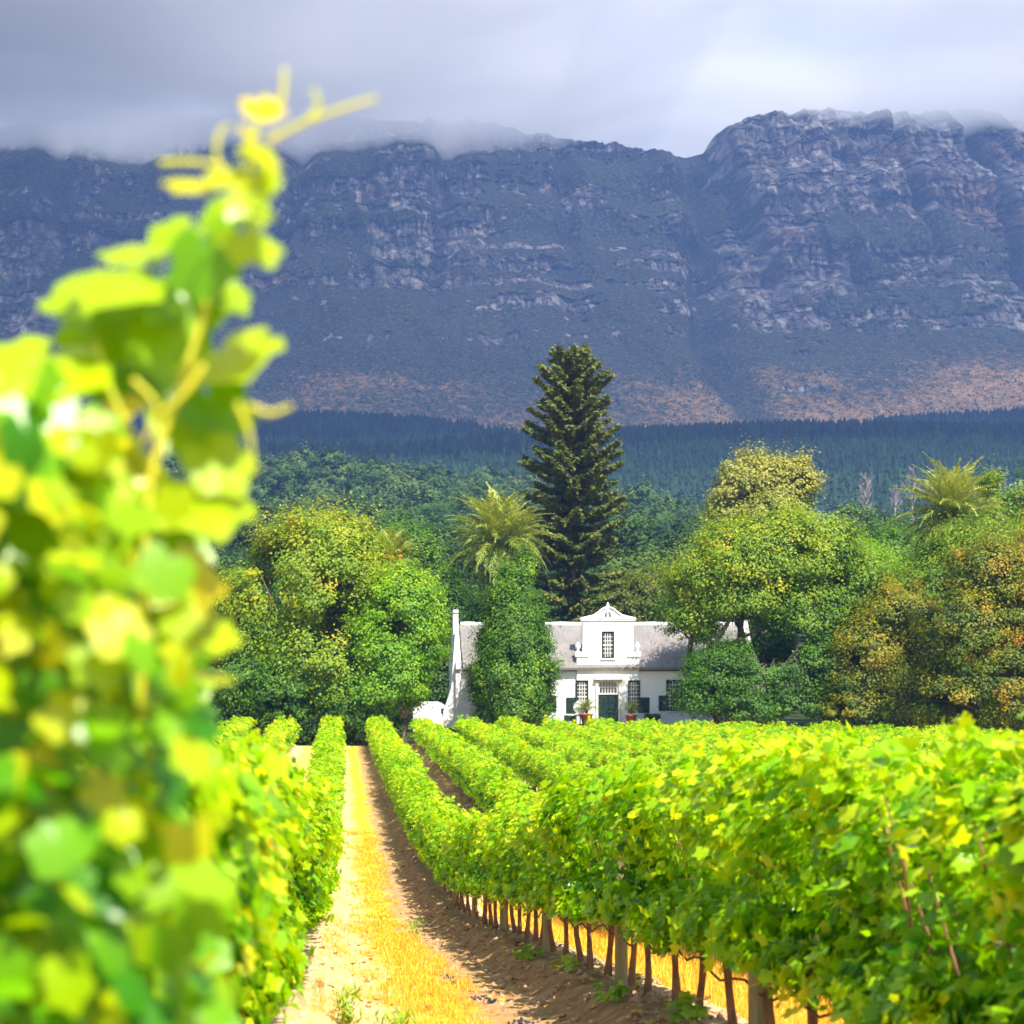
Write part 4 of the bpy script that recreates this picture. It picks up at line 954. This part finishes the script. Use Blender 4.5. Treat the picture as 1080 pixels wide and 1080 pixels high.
# tall Norfolk pine
def norfolk(x, ytop, Y, hw, label, seed):
    r = np.random.default_rng(seed); s = F / Y; X = (x - VX) / s; zg = float(base_z(X, Y)); h = E + (VY - ytop) / s - zg
    t_ = thing('norfolk_pine', label, 'pine tree', (X, Y, zg)); b = MB(); b.tube([(.0, 0, -.5), (0, 0, h * .5), (.1, 0, h * .97)], [.55, .35, .06], 10, True, .1, 1)
    P = []; N = []; U = []; Sz = []; T = []
    z = h * .17; W_ = hw / s
    while z < h - .2:
        q = (h - z) / (h * .83)                      # 1 at the bottom
        Lm = W_ * np.interp(q, [0, .05, .15, .3, .5, .8, 1], [.22, .46, .60, .74, .95, 1.06, 1.04])
        nb = int(r.integers(6, 9)); a0 = r.random() * 6.28
        for k in range(nb):
            if r.random() < .09: continue
            a = a0 + k * 6.283 / nb + r.normal() * .15; L_ = Lm * r.uniform(.62, 1.16); d = np.array([math.cos(a), math.sin(a), 0.]); sd = np.array([-d[1], d[0], 0.])
            up = .04 + .24 * (1 - q)
            ns = max(4, int(L_ / .22)); u = np.linspace(.12, 1, ns)
            sag = -.13 * L_ * np.sin(u * math.pi) + (up - .16 * q) * L_ * u ** 2
            C0 = d * (u * L_)[:, None]; C0[:, 2] = z + sag + r.normal() * .1
            b.tube(C0[::2], np.linspace(.07, .015, len(C0[::2])) * (.4 + q), 4, False)
            for m_ in range(30):
                off = (r.random(ns) - .5) * 2; wd = .14 + .30 * L_ * .33 * np.sin(np.clip(u * .9 + .12, 0, 1) * math.pi) ** .7
                p = C0 + sd * (off * wd)[:, None] + r.normal(size=(ns, 3)) * (.12, .12, .12); p[:, 2] += .10 * np.abs(off) * wd
                P.append(p); U.append(d * .6 + sd * off[:, None] * .9 + np.array([0, 0, .55]) + r.normal(size=(ns, 3)) * .3); N.append(r.normal(size=(ns, 3)) * .5 + (0, -.3, 1)); Sz.append(r.uniform(.3, .58, ns)); T.append(.42 + r.normal() * .1 + .08 * r.normal(size=ns) + .15 * (u - .5))
        z += np.interp(q, [0, .3, 1], [.42, .72, .92]) * r.uniform(.85, 1.2)
    P = np.concatenate(P); V, Fc = place(DT * (.75, 1, 1), DF, P, np.concatenate(N), np.concatenate(U), np.concatenate(Sz))
    link('crown', raw_mesh('pine_crown', V, Fc, {'t': np.clip(np.concatenate(T), 0, 1)}, False, [G_pine]), t_); b.build('trunk', M_bark, t_, True)
norfolk(603, 368, 165, 63, 'very tall dark pine tree in tiers, rising behind the house', 8)

# ------------------------------------------------------------------ wooded lower slope
G_wood = leaf_mat('woodland_leaf', [(0, (.008, .024, .008)), (.4, (.025, .060, .014)), (.7, (.055, .11, .018)), (1, (.10, .15, .03))], .12, .8, .1, .5)
woodp = []
for i in range(6):
    r = np.random.default_rng(300 + i); L = [(r.normal() * 1.8, r.normal() * 1.8, 6.5 + r.normal() * 1.6, r.uniform(2.2, 3.4), r.uniform(2.2, 3.4), r.uniform(1.8, 2.9)) for _ in range(7)] + [(0, 0, 5, 4, 4, 3.5)]
    me = crown_mesh(L, 170, 44, .62, 1.0, 300 + i, tbase=.45, tvar=.06, mat=G_wood, ttop=.3, lump=1, upn=.8)
    woodp.append((me, L))
r = np.random.default_rng(99)
pts = []
for (y0, y1, n) in ((205, 330, 60), (330, 560, 180), (560, 770, 520)):
    for _ in range(n):
        Y = math.sqrt(r.uniform(y0 ** 2, y1 ** 2)); x = r.uniform(150, 1130); pts.append((Y, (x - VX) / F * Y))
pts.sort(); first = {}
for i, (Y, X) in enumerate(pts[:150]):
    j = int(r.integers(6)); me, L = woodp[j]; sc = r.uniform(.8, 1.45); z = float(base_z(X, Y))
    xx = VX + F * X / Y
    side = 'left of the tall pine' if xx < 600 else 'right of the tall pine'
    lab = 'rounded dull green tree on the hazy slope, %s' % side
    t_ = thing('round_tree', lab, 'tree', (X, Y, z - .3), r.random() * 6.28, 'woodland trees on the lower slope, %s' % side, sc)
    link('crown', me, t_)
    if j not in first:
        b = MB(); b.tube([(0, 0, -1), (0, 0, 3), (.2, 0, 6)], [.4, .3, .15], 6); o = b.build('trunk', M_bark, t_); first[j] = o.data
    else: link('trunk', first[j], t_)
Vs = []; Fs = []; Ts = []; off = 0; cache = []
for i in range(5):
    rr2 = np.random.default_rng(500 + i); L = [(rr2.normal() * 2, rr2.normal() * 2, 6.5 + rr2.normal() * 1.5, 2.8, 2.8, 2.3) for _ in range(5)] + [(0, 0, 5, 4, 4, 3.5)]
    me = crown_mesh(L, 80, 16, 1.15, 1.1, 500 + i, tbase=.45, tvar=.06, mat=G_wood, ttop=.3, lump=1, upn=.8)
    V = np.empty(len(me.vertices) * 3, np.float32); me.vertices.foreach_get('co', V); tA = np.empty(len(me.polygons), np.float32); me.attributes['t'].data.foreach_get('value', tA)
    cache.append((V.reshape(-1, 3), tA)); bpy.data.meshes.remove(me)
edge = []
for (y0, y1, n) in ((145, 330, 240), (330, 560, 260), (560, 770, 420)):
    for _ in range(n):
        Y = math.sqrt(r.uniform(y0 ** 2, y1 ** 2)); x = r.uniform(-650, 150) if r.random() < .62 else r.uniform(1130, 1650); edge.append((Y, (x - VX) / F * Y))
for (Y, X) in pts[150:] + edge:
    V, tA = cache[int(r.integers(5))]; a = r.random() * 6.28; sc = r.uniform(.9, 1.7); c_, s__ = math.cos(a) * sc, math.sin(a) * sc
    Q = np.stack([V[:, 0] * c_ - V[:, 1] * s__, V[:, 0] * s__ + V[:, 1] * c_, V[:, 2] * sc], 1) + (X, Y, float(base_z(X, Y)) - .5)
    Vs.append(Q); Fs.append(np.arange(len(Q)).reshape(-1, 4) + off); off += len(Q); Ts.append(np.clip(tA + r.normal() * .16, 0, 1))
o = link('woodland', raw_mesh('woodland', np.concatenate(Vs), np.concatenate(Fs), {'t': np.concatenate(Ts)}, False, [G_wood]))
tag(o, 'hazy rounded tree canopy covering the ridge below the pine forest', 'wood'); o['kind'] = 'stuff'
# plantation of conifers up to the foot of the mountain
G_con = leaf_mat('conifer', [(0, (.003, .009, .009)), (.5, (.012, .032, .020)), (1, (.022, .052, .022))], .0, .8, .1, 0)
r = np.random.default_rng(123); n = 44000
Yc = np.sqrt(r.uniform(770 ** 2, 1760 ** 2, n)); xc = np.where(r.random(n) < .56, r.uniform(130, 1130, n), np.where(r.random(n) < .6, r.uniform(-650, 130, n), r.uniform(1130, 1650, n))); Xc = (xc - VX) / F * Yc; Zc = base_z(Xc, Yc)
stand = (fbm(Xc / 330., Yc / 210., 2, 61) + .25 * (Yc - 1350) / 400)      # darker and lighter stands with sharp edges
dark = stand > .02
limit = 1745 + 25 * fbm(Xc / 90., Yc * 0, 3, 66); keep = Yc < limit; road = np.abs(fbm(Xc / 400., Yc / 160., 2, 71)) < .020
keep &= ~road; Xc, Yc, Zc, dark = Xc[keep], Yc[keep], Zc[keep], dark[keep]; n = len(Xc)
hc = np.where(dark, r.uniform(15, 23, n), r.uniform(10, 17, n)); wc = hc * r.uniform(.15, .24, n); K = 6; lv = 4
V = []; a = r.random((n, 1)) * 6.28 + np.arange(K)[None] * 6.283 / K
for l in range(lv):
    zb0 = .18 + .8 * l / lv; zt0 = min(1.0, zb0 + .34); rb_ = 1 - l / lv * .82
    jit = r.uniform(.6, 1.35, (n, K))
    ring = np.stack([Xc[:, None] + np.cos(a + l) * (wc * rb_)[:, None] * jit, Yc[:, None] + np.sin(a + l) * (wc * rb_)[:, None] * jit, (Zc + hc * zb0)[:, None] + r.normal(size=(n, K)) * .5], -1)
    tip = np.stack([Xc, Yc, Zc + hc * zt0], -1)[:, None]; V.append(np.concatenate([ring, tip], 1))
V = np.concatenate(V, 1); per = (K + 1) * lv
tf = np.array([[l * (K + 1) + k, l * (K + 1) + (k + 1) % K, l * (K + 1) + K] for l in range(lv) for k in range(K)])
Fc = (tf[None] + (np.arange(n) * per)[:, None, None]).reshape(-1, 3)
T = np.clip(np.where(dark, .18, .72) + r.normal(size=n) * .14, 0, 1)
o = link('pine_forest', raw_mesh('pine_forest', V.reshape(-1, 3), Fc, {'t': np.repeat(T, len(tf))}, False, [G_con]))
tag(o, 'dark blue green pine plantation covering the hill below the mountain', 'forest'); o['kind'] = 'stuff'

# ------------------------------------------------------------------ mountain
cols = np.unique(np.concatenate([np.arange(-1200, -40, 9), np.arange(-40, 1130, 1.35), np.arange(1130, 2300, 9)])); NR = 560
Xm = (cols - VX) * 1.42                                            # metres across
crest_px = np.interp(cols, [-1200, -300, 0, 100, 150, 220, 330, 420, 480, 505, 560, 600, 650, 700, 736, 740, 747, 768, 795, 860, 900, 960, 1000, 1045, 1080, 1200, 1700, 2300],
                     [260, 150, 132, 128, 122, 120, 122, 128, 130, 127, 140, 146, 150, 163, 161, 146, 140, 125, 117, 120, 124, 120, 116, 124, 122, 125, 180, 260])
crest_px = crest_px + fbm(cols / 9., cols * 0, 4, 21) * 3.0
v = np.linspace(0, 1, NR)[:, None]; Xg = np.broadcast_to(Xm[None], (NR, len(Xm))); pxg = np.broadcast_to(cols[None], Xg.shape)
z0 = np.interp(cols, [-1200, 600, 690, 760, 2300], [222, 222, 212, 220, 222])
Ytop = np.full(len(cols), 2950.)
def gauss(c, w): return np.exp(-((pxg - c) / w) ** 2)
for pass_ in range(3):
    zc = (VY - crest_px) / F * Ytop
    Zg = z0 + (zc - z0) * v
    right = smooth(738, 750, pxg + (Zg - 700) * .05 + 4 * fbm(Zg / 40., Xg * 0, 2, 3)) * smooth(430, 640, Zg)
    # where the rock comes through: broken level bands, ragged at the ends
    wz = Zg + 12 * fbm(Xg / 240., Zg / 300., 4, 5) + 5 * fbm(Xg / 30., Zg / 30., 2, 15)
    band = .8 * fbm(Xg / 320., wz / 17., 3, 51, 2.1, .6) + .75 * fbm(Xg / 90., wz / 70., 4, 52) + .50 * fbm(Xg / 9., wz / 22., 3, 53)
    bias = np.interp(Zg, [300, 430, 500, 600, 700, 860], [-.9, -.26, -.08, .02, .08, .10]) + .62 * right * smooth(560, 640, Zg) - .16 * right + .16 * smooth(560, 720, pxg) * smooth(420, 470, Zg) * smooth(600, 560, Zg) - .30 * gauss(600, 90) * smooth(500, 560, Zg) + .10 * gauss(150, 110) + .12 * gauss(440, 60) * smooth(700, 780, Zg)
    bias = bias - .55 * np.exp(-((wz - 610) / 22.) ** 2) * smooth(745, 800, pxg) * smooth(1000, 900, pxg) - .5 * gauss(850, 45) * smooth(640, 540, Zg) * smooth(500, 540, Zg)
    gul = gauss(np.interp(Zg, [230, 420, 560, 860], [655, 668, 700, 728]), 16); bias = bias - .5 * gul
    rk = smooth(-.05, .16, band + bias)
    Yb = np.interp(wz, [150, 222, 300, 400, 520, 600, 700, 800, 900, 1000], [1550, 1735, 1960, 2190, 2440, 2570, 2680, 2790, 2880, 2960])
    Yb = Yb - 100 * right
    upper = smooth(330, 560, Zg)
    Yb = Yb + (ridged(Xg / 170. + Zg / 900., Zg / 900., 4, 33) - .6) * -150 * (.35 + .65 * upper)
    Yb = Yb + 95 * gul * smooth(240, 420, Zg)
    for c0, c1, wd, am in ((965, 985, 7, 80), (880, 905, 6, 40), (1045, 1060, 6, 55), (430, 470, 12, 50), (250, 330, 12, 50), (120, 60, 10, 40), (560, 590, 10, 40)):
        Yb = Yb + am * gauss(np.interp(Zg, [300, 860], [c0, c1]) - 6 * fbm(Zg / 60., Xg * 0, 2, c0), wd) * smooth(430, 620, Zg)
    def terr(z, band_, slope, ph, warp):
        q = z / band_ + ph + warp; f = q - np.floor(q); st = smooth(.35, 1.0, f); return band_ * slope * (st - f)
    wp = .45 * fbm(Xg / 200., Zg / 400., 4, 14)
    Yb = Yb + terr(wz, 95., .65, .2, wp) * upper + terr(wz, 30., .4, .0, wp) * rk
    fr1 = ridged(Xg / 40. + .5 * fbm(Zg / 70., Xg / 60., 2, 6), Zg / 170., 5, 81)
    joint = smooth(.62, .80, ridged(Xg / 9. + .35 * fbm(Zg / 40., Xg / 40., 2, 16), Zg / 38., 3, 83)); ledge = smooth(.70, .92, ridged(Xg / 130., wz / 15., 3, 84))
    bx1 = Xg / 9.5 + .9 * fbm(Xg / 40., Zg / 50., 2, 101); bz1 = wz / 15. + 1.3 * _h(np.floor(bx1), np.floor(bx1) * 0, 5)
    bx2 = Xg / 5.5 + .7 * fbm(Xg / 20., Zg / 30., 2, 102); bz2 = wz / 9. + 1.3 * _h(np.floor(bx2), np.floor(bx2) * 0, 6)
    bx0 = Xg / 36. + .8 * fbm(Xg / 90., Zg / 90., 2, 103); bz0 = wz / 60. + 1.3 * _h(np.floor(bx0), np.floor(bx0) * 0, 7)
    blk = _h(np.floor(bx1), np.floor(bz1), 11) * 4.5 + _h(np.floor(bx2), np.floor(bz2), 12) * 2.2 + _h(np.floor(bx0), np.floor(bz0), 13) * 7
    blk = blk + 3 * (bz1 - np.floor(bz1)) + 5 * (bz0 - np.floor(bz0))
    Yb = Yb - rk * (5 + 10 * (fr1 - .5) - blk) + rk * 6 * np.maximum(joint, .6 * ledge)
    Yb = Yb + 5 * fbm(Xg / 26., Zg / 26., 5, 91) + 14 * fbm(Xg / 110., Zg / 110., 3, 93)
    Ytop = Yb[-1] * .5 + np.convolve(np.pad(Yb[-1], 12, mode='edge'), np.ones(25) / 25, 'valid') * .5
Zg = Zg + rk * 3 * fbm(Xg / 12., Zg / 12., 3, 95)
# plateau behind the crest, joined as the last rows
Vm = [np.stack([Xg, Yb, Zg], -1)]
for dY, dz in ((30, 2), (200, -20), (900, -160), (2500, -500)):
    Vm.append(np.stack([Xm, Yb[-1] + dY, Zg[-1] + dz], -1)[None])
Vm = np.concatenate(Vm, 0); nr = Vm.shape[0]
ext = lambda a: np.vstack([a, np.repeat(a[-1:], 4, 0)])
rockA = ext(rk); jointA = ext(np.maximum(joint, .6 * ledge))
och = smooth(440, 300, Zg + 50 * fbm(Xg / 110., Zg / 50., 4, 7)) * (.56 + .36 * smooth(560, 760, pxg) + .35 * fbm(Xg / 90., Zg / 40., 4, 8)) + .9 * smooth(292, 262, Zg + 8 * fbm(Xg / 40., Xg * 0, 2, 9)) * smooth(600, 660, pxg)
och = och * (1 - .9 * gul * smooth(250, 300, Zg)); och = ext(och)
red = ext(smooth(.05, .5, fbm(Xg / 70., wz / 26., 4, 57) + .9 * gauss(945, 70) * np.exp(-((Zg - 640) / 45.) ** 2) - .12))
M_mt, t, p = newmat('mountain_rock')
ra = t.nodes.new('ShaderNodeAttribute'); ra.attribute_name = 'rock'; oa = t.nodes.new('ShaderNodeAttribute'); oa.attribute_name = 'ochre'
n_f = noise(t, .06, 8, .75); n_v = noise(t, .035, 7, .7, 'Object', (1, .3, .22)); n_h = noise(t, .02, 7, .75, 'Object', (.25, .3, 1.6)); n_b = noise(t, .20, 6, .8); n_o = noise(t, .11, 6, .75, 'Object', (1, .35, 1))
ja = t.nodes.new('ShaderNodeAttribute'); ja.attribute_name = 'joint'; rd = t.nodes.new('ShaderNodeAttribute'); rd.attribute_name = 'red'
rock = mixc(t, .5, ramp(t, n_v, [(.34, (.12, .112, .10)), (.5, (.29, .27, .245)), (.66, (.54, .51, .47))]), ramp(t, n_h, [(.34, (.16, .14, .13)), (.5, (.31, .275, .26)), (.66, (.50, .46, .42))]))
ba = t.nodes.new('ShaderNodeAttribute'); ba.attribute_name = 'blk'
rock = mixc(t, .55, rock, mixc(t, 1.0, rock, ramp(t, ba.outputs['Fac'], [(0, (.5, .5, .5)), (.5, (1, 1, 1)), (1, (1.7, 1.65, 1.6))]), 'MULTIPLY'))
rock = mixc(t, math_(t, 'MULTIPLY', rd.outputs['Fac'], .75), rock, ramp(t, n_v, [(.3, (.12, .06, .04)), (.7, (.42, .24, .15))]))
rock = mixc(t, math_(t, 'MULTIPLY', ja.outputs['Fac'], .5), rock, (.035, .034, .030))
def crack(scale, sc, width, jit=.9):
    tc = t.nodes.new('ShaderNodeTexCoord'); mp = t.nodes.new('ShaderNodeMapping'); mp.inputs['Scale'].default_value = sc
    vo = t.nodes.new('ShaderNodeTexVoronoi'); vo.feature = 'DISTANCE_TO_EDGE'; vo.inputs['Scale'].default_value = scale; vo.inputs['Randomness'].default_value = jit
    v2 = t.nodes.new('ShaderNodeTexVoronoi'); v2.inputs['Scale'].default_value = scale; v2.inputs['Randomness'].default_value = jit
    t.links.new(tc.outputs['Object'], mp.inputs[0]); t.links.new(mp.outputs[0], vo.inputs['Vector']); t.links.new(mp.outputs[0], v2.inputs['Vector'])
    bw = t.nodes.new('ShaderNodeRGBToBW'); t.links.new(v2.outputs['Color'], bw.inputs[0])
    return math_(t, 'SUBTRACT', 1.0, math_(t, 'DIVIDE', vo.outputs['Distance'], width), True), bw.outputs[0]
k1, w1 = crack(.075, (1, .05, .50), .14); k2, w2_ = crack(.17, (1, .05, .75), .12)
rock = mixc(t, .8, rock, mixc(t, 1.0, rock, ramp(t, math_(t, 'ADD', math_(t, 'MULTIPLY', w1, .6), math_(t, 'MULTIPLY', w2_, .4)), [(.25, (.45, .45, .47)), (.5, (1, 1, 1)), (.75, (1.8, 1.75, 1.65))]), 'MULTIPLY'))
rock = mixc(t, math_(t, 'MULTIPLY', math_(t, 'MAXIMUM', k1, math_(t, 'MULTIPLY', k2, .6)), .7), rock, (.03, .03, .028))
scrub = ramp(t, n_b, [(.36, (.008, .014, .006)), (.47, (.035, .044, .020)), (.55, (.095, .090, .050)), (.66, (.22, .18, .12))])
ochc = ramp(t, n_b, [(.34, (.05, .06, .025)), (.44, (.24, .16, .07)), (.53, (.50, .29, .12)), (.66, (.72, .46, .22))])  # ochre soil tones, raised to paint in patches of warm sun
f1 = math_(t, 'MULTIPLY', math_(t, 'SUBTRACT', math_(t, 'ADD', ra.outputs['Fac'], math_(t, 'MULTIPLY', math_(t, 'SUBTRACT', n_b, .5), 1.2)), .40), 4.0, True)
f2 = math_(t, 'MULTIPLY', math_(t, 'SUBTRACT', math_(t, 'ADD', oa.outputs['Fac'], math_(t, 'MULTIPLY', math_(t, 'SUBTRACT', n_o, .5), 2.0)), .40), 1.8, True)
c = mixc(t, f2, scrub, ochc); c = mixc(t, f1, c, rock)
t.links.new(c, p.inputs['Base Color']); p.inputs['Roughness'].default_value = .95; p.inputs['Specular IOR Level'].default_value = .1
bump(t, p, noise(t, .25, 8, .8), 1.0, 4.0)
me = raw_mesh('mountain', Vm.reshape(-1, 3), grid_faces(len(Xm), nr), {'rock': rockA.ravel(), 'ochre': och.ravel(), 'joint': jointA.ravel(), 'blk': ext(_h(np.floor(bx1), np.floor(bz1), 21) * .6 + _h(np.floor(bx2), np.floor(bz2), 22) * .4).ravel(), 'red': red.ravel()}, False, [M_mt])
o = link('mountain', me); o['kind'] = 'structure'
# scattered bushes on the ochre foot of the mountain
r = np.random.default_rng(44); n = 9500
ii = (r.random(n) ** 1.3 * 150).astype(int); jj = r.integers(0, len(Xm), n); jj = np.searchsorted(cols, r.uniform(-30, 1120, n))
P = Vm[ii, jj] + (0, 0, .5); m5 = 5
Q = np.repeat(P, m5, 0) + r.normal(size=(n * m5, 3)) * (1.6, 1.6, .9)
V, Fc = place(DT, DF, Q, unit(n * m5, r) + (0, -.3, .5), unit(n * m5, r), r.uniform(1.2, 3.4, n * m5))
o = link('scrub', raw_mesh('scrub', V, Fc, {'t': np.clip(.3 + .2 * r.normal(size=n * m5), 0, 1)}, False, [G_wood])); tag(o, 'dark scrub dotted over the ochre foot of the mountain', 'scrub'); o['kind'] = 'stuff'

# ------------------------------------------------------------------ cloud resting on the crest
cx = np.arange(-6500, 6501, 100.); cyy = np.concatenate([[330, 345], np.arange(360, 2300, 140.), np.arange(2300, 3300, 25.), np.arange(3300, 6500, 200.)])  # near part carried forward out of view to shade mountain and forest
CX, CY = np.meshgrid(cx, cyy); pxx = CX / 1.45 + VX
low = 808 - 19 * smooth(715, 880, pxx) + 20 * fbm(CX / 200., CY / 200., 5, 17) + 14 * fbm(CX / 800., CY / 800., 2, 18)
low = low + 50 * np.exp(-((pxx - 695) / 105) ** 2)
top = low + 96 + 22 * fbm(CX / 900., CY / 700., 2, 25) + 40 * fbm(CX / 300., CY / 160., 3, 28) + 100 * smooth(500, -800, CX) * smooth(2850, 2450, CY)
edge = smooth(330, 700, CY); top = low + (top - low) * (.02 + .98 * edge)
nx_, ny_ = len(cx), len(cyy); A = np.stack([CX, CY, low], -1).reshape(-1, 3); B = np.stack([CX, CY, top], -1).reshape(-1, 3); N_ = len(A)
gf = grid_faces(nx_, ny_); sides = []
def strip(idx): return [(idx[k], idx[k + 1], idx[k + 1] + N_, idx[k] + N_) for k in range(len(idx) - 1)]
sides += strip(list(range(nx_))); sides += strip(list(range((ny_ - 1) * nx_, ny_ * nx_))[::-1]); sides += strip([k * nx_ for k in range(ny_)][::-1]); sides += strip([k * nx_ + nx_ - 1 for k in range(ny_)])
M_cloud = bpy.data.materials.new('cloud_vapour'); M_cloud.use_nodes = True; t = M_cloud.node_tree; t.nodes.remove(t.nodes['Principled BSDF'])
vs = t.nodes.new('ShaderNodeVolumePrincipled'); vs.inputs['Color'].default_value = (.96, .97, .99, 1); vs.inputs['Density'].default_value = .014; vs.inputs['Anisotropy'].default_value = 0
t.links.new(vs.outputs[0], t.nodes['Material Output'].inputs['Volume'])
me = raw_mesh('cloud', np.vstack([A, B]), [gf[:, ::-1], gf + N_, np.array(sides)], None, True, [M_cloud])
import bmesh
bm = bmesh.new(); bm.from_mesh(me); bmesh.ops.recalc_face_normals(bm, faces=bm.faces); bm.to_mesh(me); bm.free()
o = link('cloud', me); o['kind'] = 'stuff'; tag(o, 'grey white cloud sheet resting on the top of the mountain', 'cloud')

# ------------------------------------------------------------------ haze
M_haze = bpy.data.materials.new('haze_air'); M_haze.use_nodes = True; t = M_haze.node_tree; t.nodes.remove(t.nodes['Principled BSDF'])
vs = t.nodes.new('ShaderNodeVolumePrincipled'); vs.inputs['Color'].default_value = (.25, .45, 1, 1); vs.inputs['Density'].default_value = .00015; vs.inputs['Anisotropy'].default_value = 0
t.links.new(vs.outputs[0], t.nodes['Material Output'].inputs['Volume'])
b = MB(); b.box(-9600, 9600, -600, 9600, -30, 1350); o = b.build('haze', M_haze); o['kind'] = 'stuff'; tag(o, 'blue haze over the distant slopes', 'haze')

# ------------------------------------------------------------------ clods, pebbles and fallen leaves
r = np.random.default_rng(606)
def lumps(P, s):
    a = np.array([(1, 0, 0), (-1, 0, 0), (0, 1, 0), (0, -1, 0), (0, 0, .8), (0, 0, -.5), (.6, .6, .4), (-.6, .5, .35), (.5, -.6, .4), (-.55, -.6, .3)], float)[:6]
    n = len(P); V = a[None] * s[:, None, None] * r.uniform(.6, 1.3, (n, 6, 1)) + r.normal(size=(n, 6, 3)) * s[:, None, None] * .18
    an = r.random(n) * 6.28; c_, s__ = np.cos(an)[:, None], np.sin(an)[:, None]
    V = np.stack([V[..., 0] * c_ - V[..., 1] * s__, V[..., 0] * s__ + V[..., 1] * c_, V[..., 2]], -1) + P[:, None]
    f = np.array([(0, 2, 4), (2, 1, 4), (1, 3, 4), (3, 0, 4), (2, 0, 5), (1, 2, 5), (3, 1, 5), (0, 3, 5)])
    return V.reshape(-1, 3), (f[None] + (np.arange(n) * 6)[:, None, None]).reshape(-1, 3)
P = scatter(15000, .95, 2.6, 8, 55, lambda X, Y: np.clip(.25 + fbm(X * 4, Y * 3, 3, 77) * 1.6, 0, 1), 31)
V, Fc = lumps(P, (.008 + .03 * r.random(len(P)) ** 4) * (1 + P[:, 1] * .02))
o = link('clods', raw_mesh('clods', V, Fc, None, False, [plain('dry_clod', [(.3, (.26, .13, .06)), (.7, (.50, .31, .17))], 6, .95)])); tag(o, 'crumbled brown clods over the bank beside the path', 'clods'); o['kind'] = 'stuff'
P = scatter(5000, -.25, 1.1, 8, 50, lambda X, Y: .6 + 0 * X, 33)
V, Fc = lumps(P, (.005 + .016 * r.random(len(P)) ** 3) * (1 + P[:, 1] * .02))
o = link('pebbles', raw_mesh('pebbles', V, Fc, None, False, [plain('pebble', [(.3, (.36, .24, .14)), (.7, (.7, .56, .4))], 6, .9)])); tag(o, 'small pale pebbles strewn over the sandy path', 'pebbles'); o['kind'] = 'stuff'
P = scatter(1500, -.2, 2.6, 7, 45, lambda X, Y: .5 + 0 * X, 34); n = len(P)
V, Fc = place(GT, GF, P + (0, 0, .015), r.normal(size=(n, 3)) * .35 + (0, 0, 1), unit(n, r), r.uniform(.03, .06, n) / .55, r.normal(size=n) * .5)
M_litter = leaf_mat('leaf_litter', [(0, (.16, .07, .02)), (.6, (.42, .22, .05)), (1, (.55, .42, .06))], .1, .8, .2, 0)
o = link('leaf_litter', raw_mesh('leaf_litter', V, Fc, {'t': np.repeat(r.random(n), len(GF))}, False, [M_litter])); tag(o, 'curled brown fallen leaves on the path and bank', 'leaf litter'); o['kind'] = 'stuff'
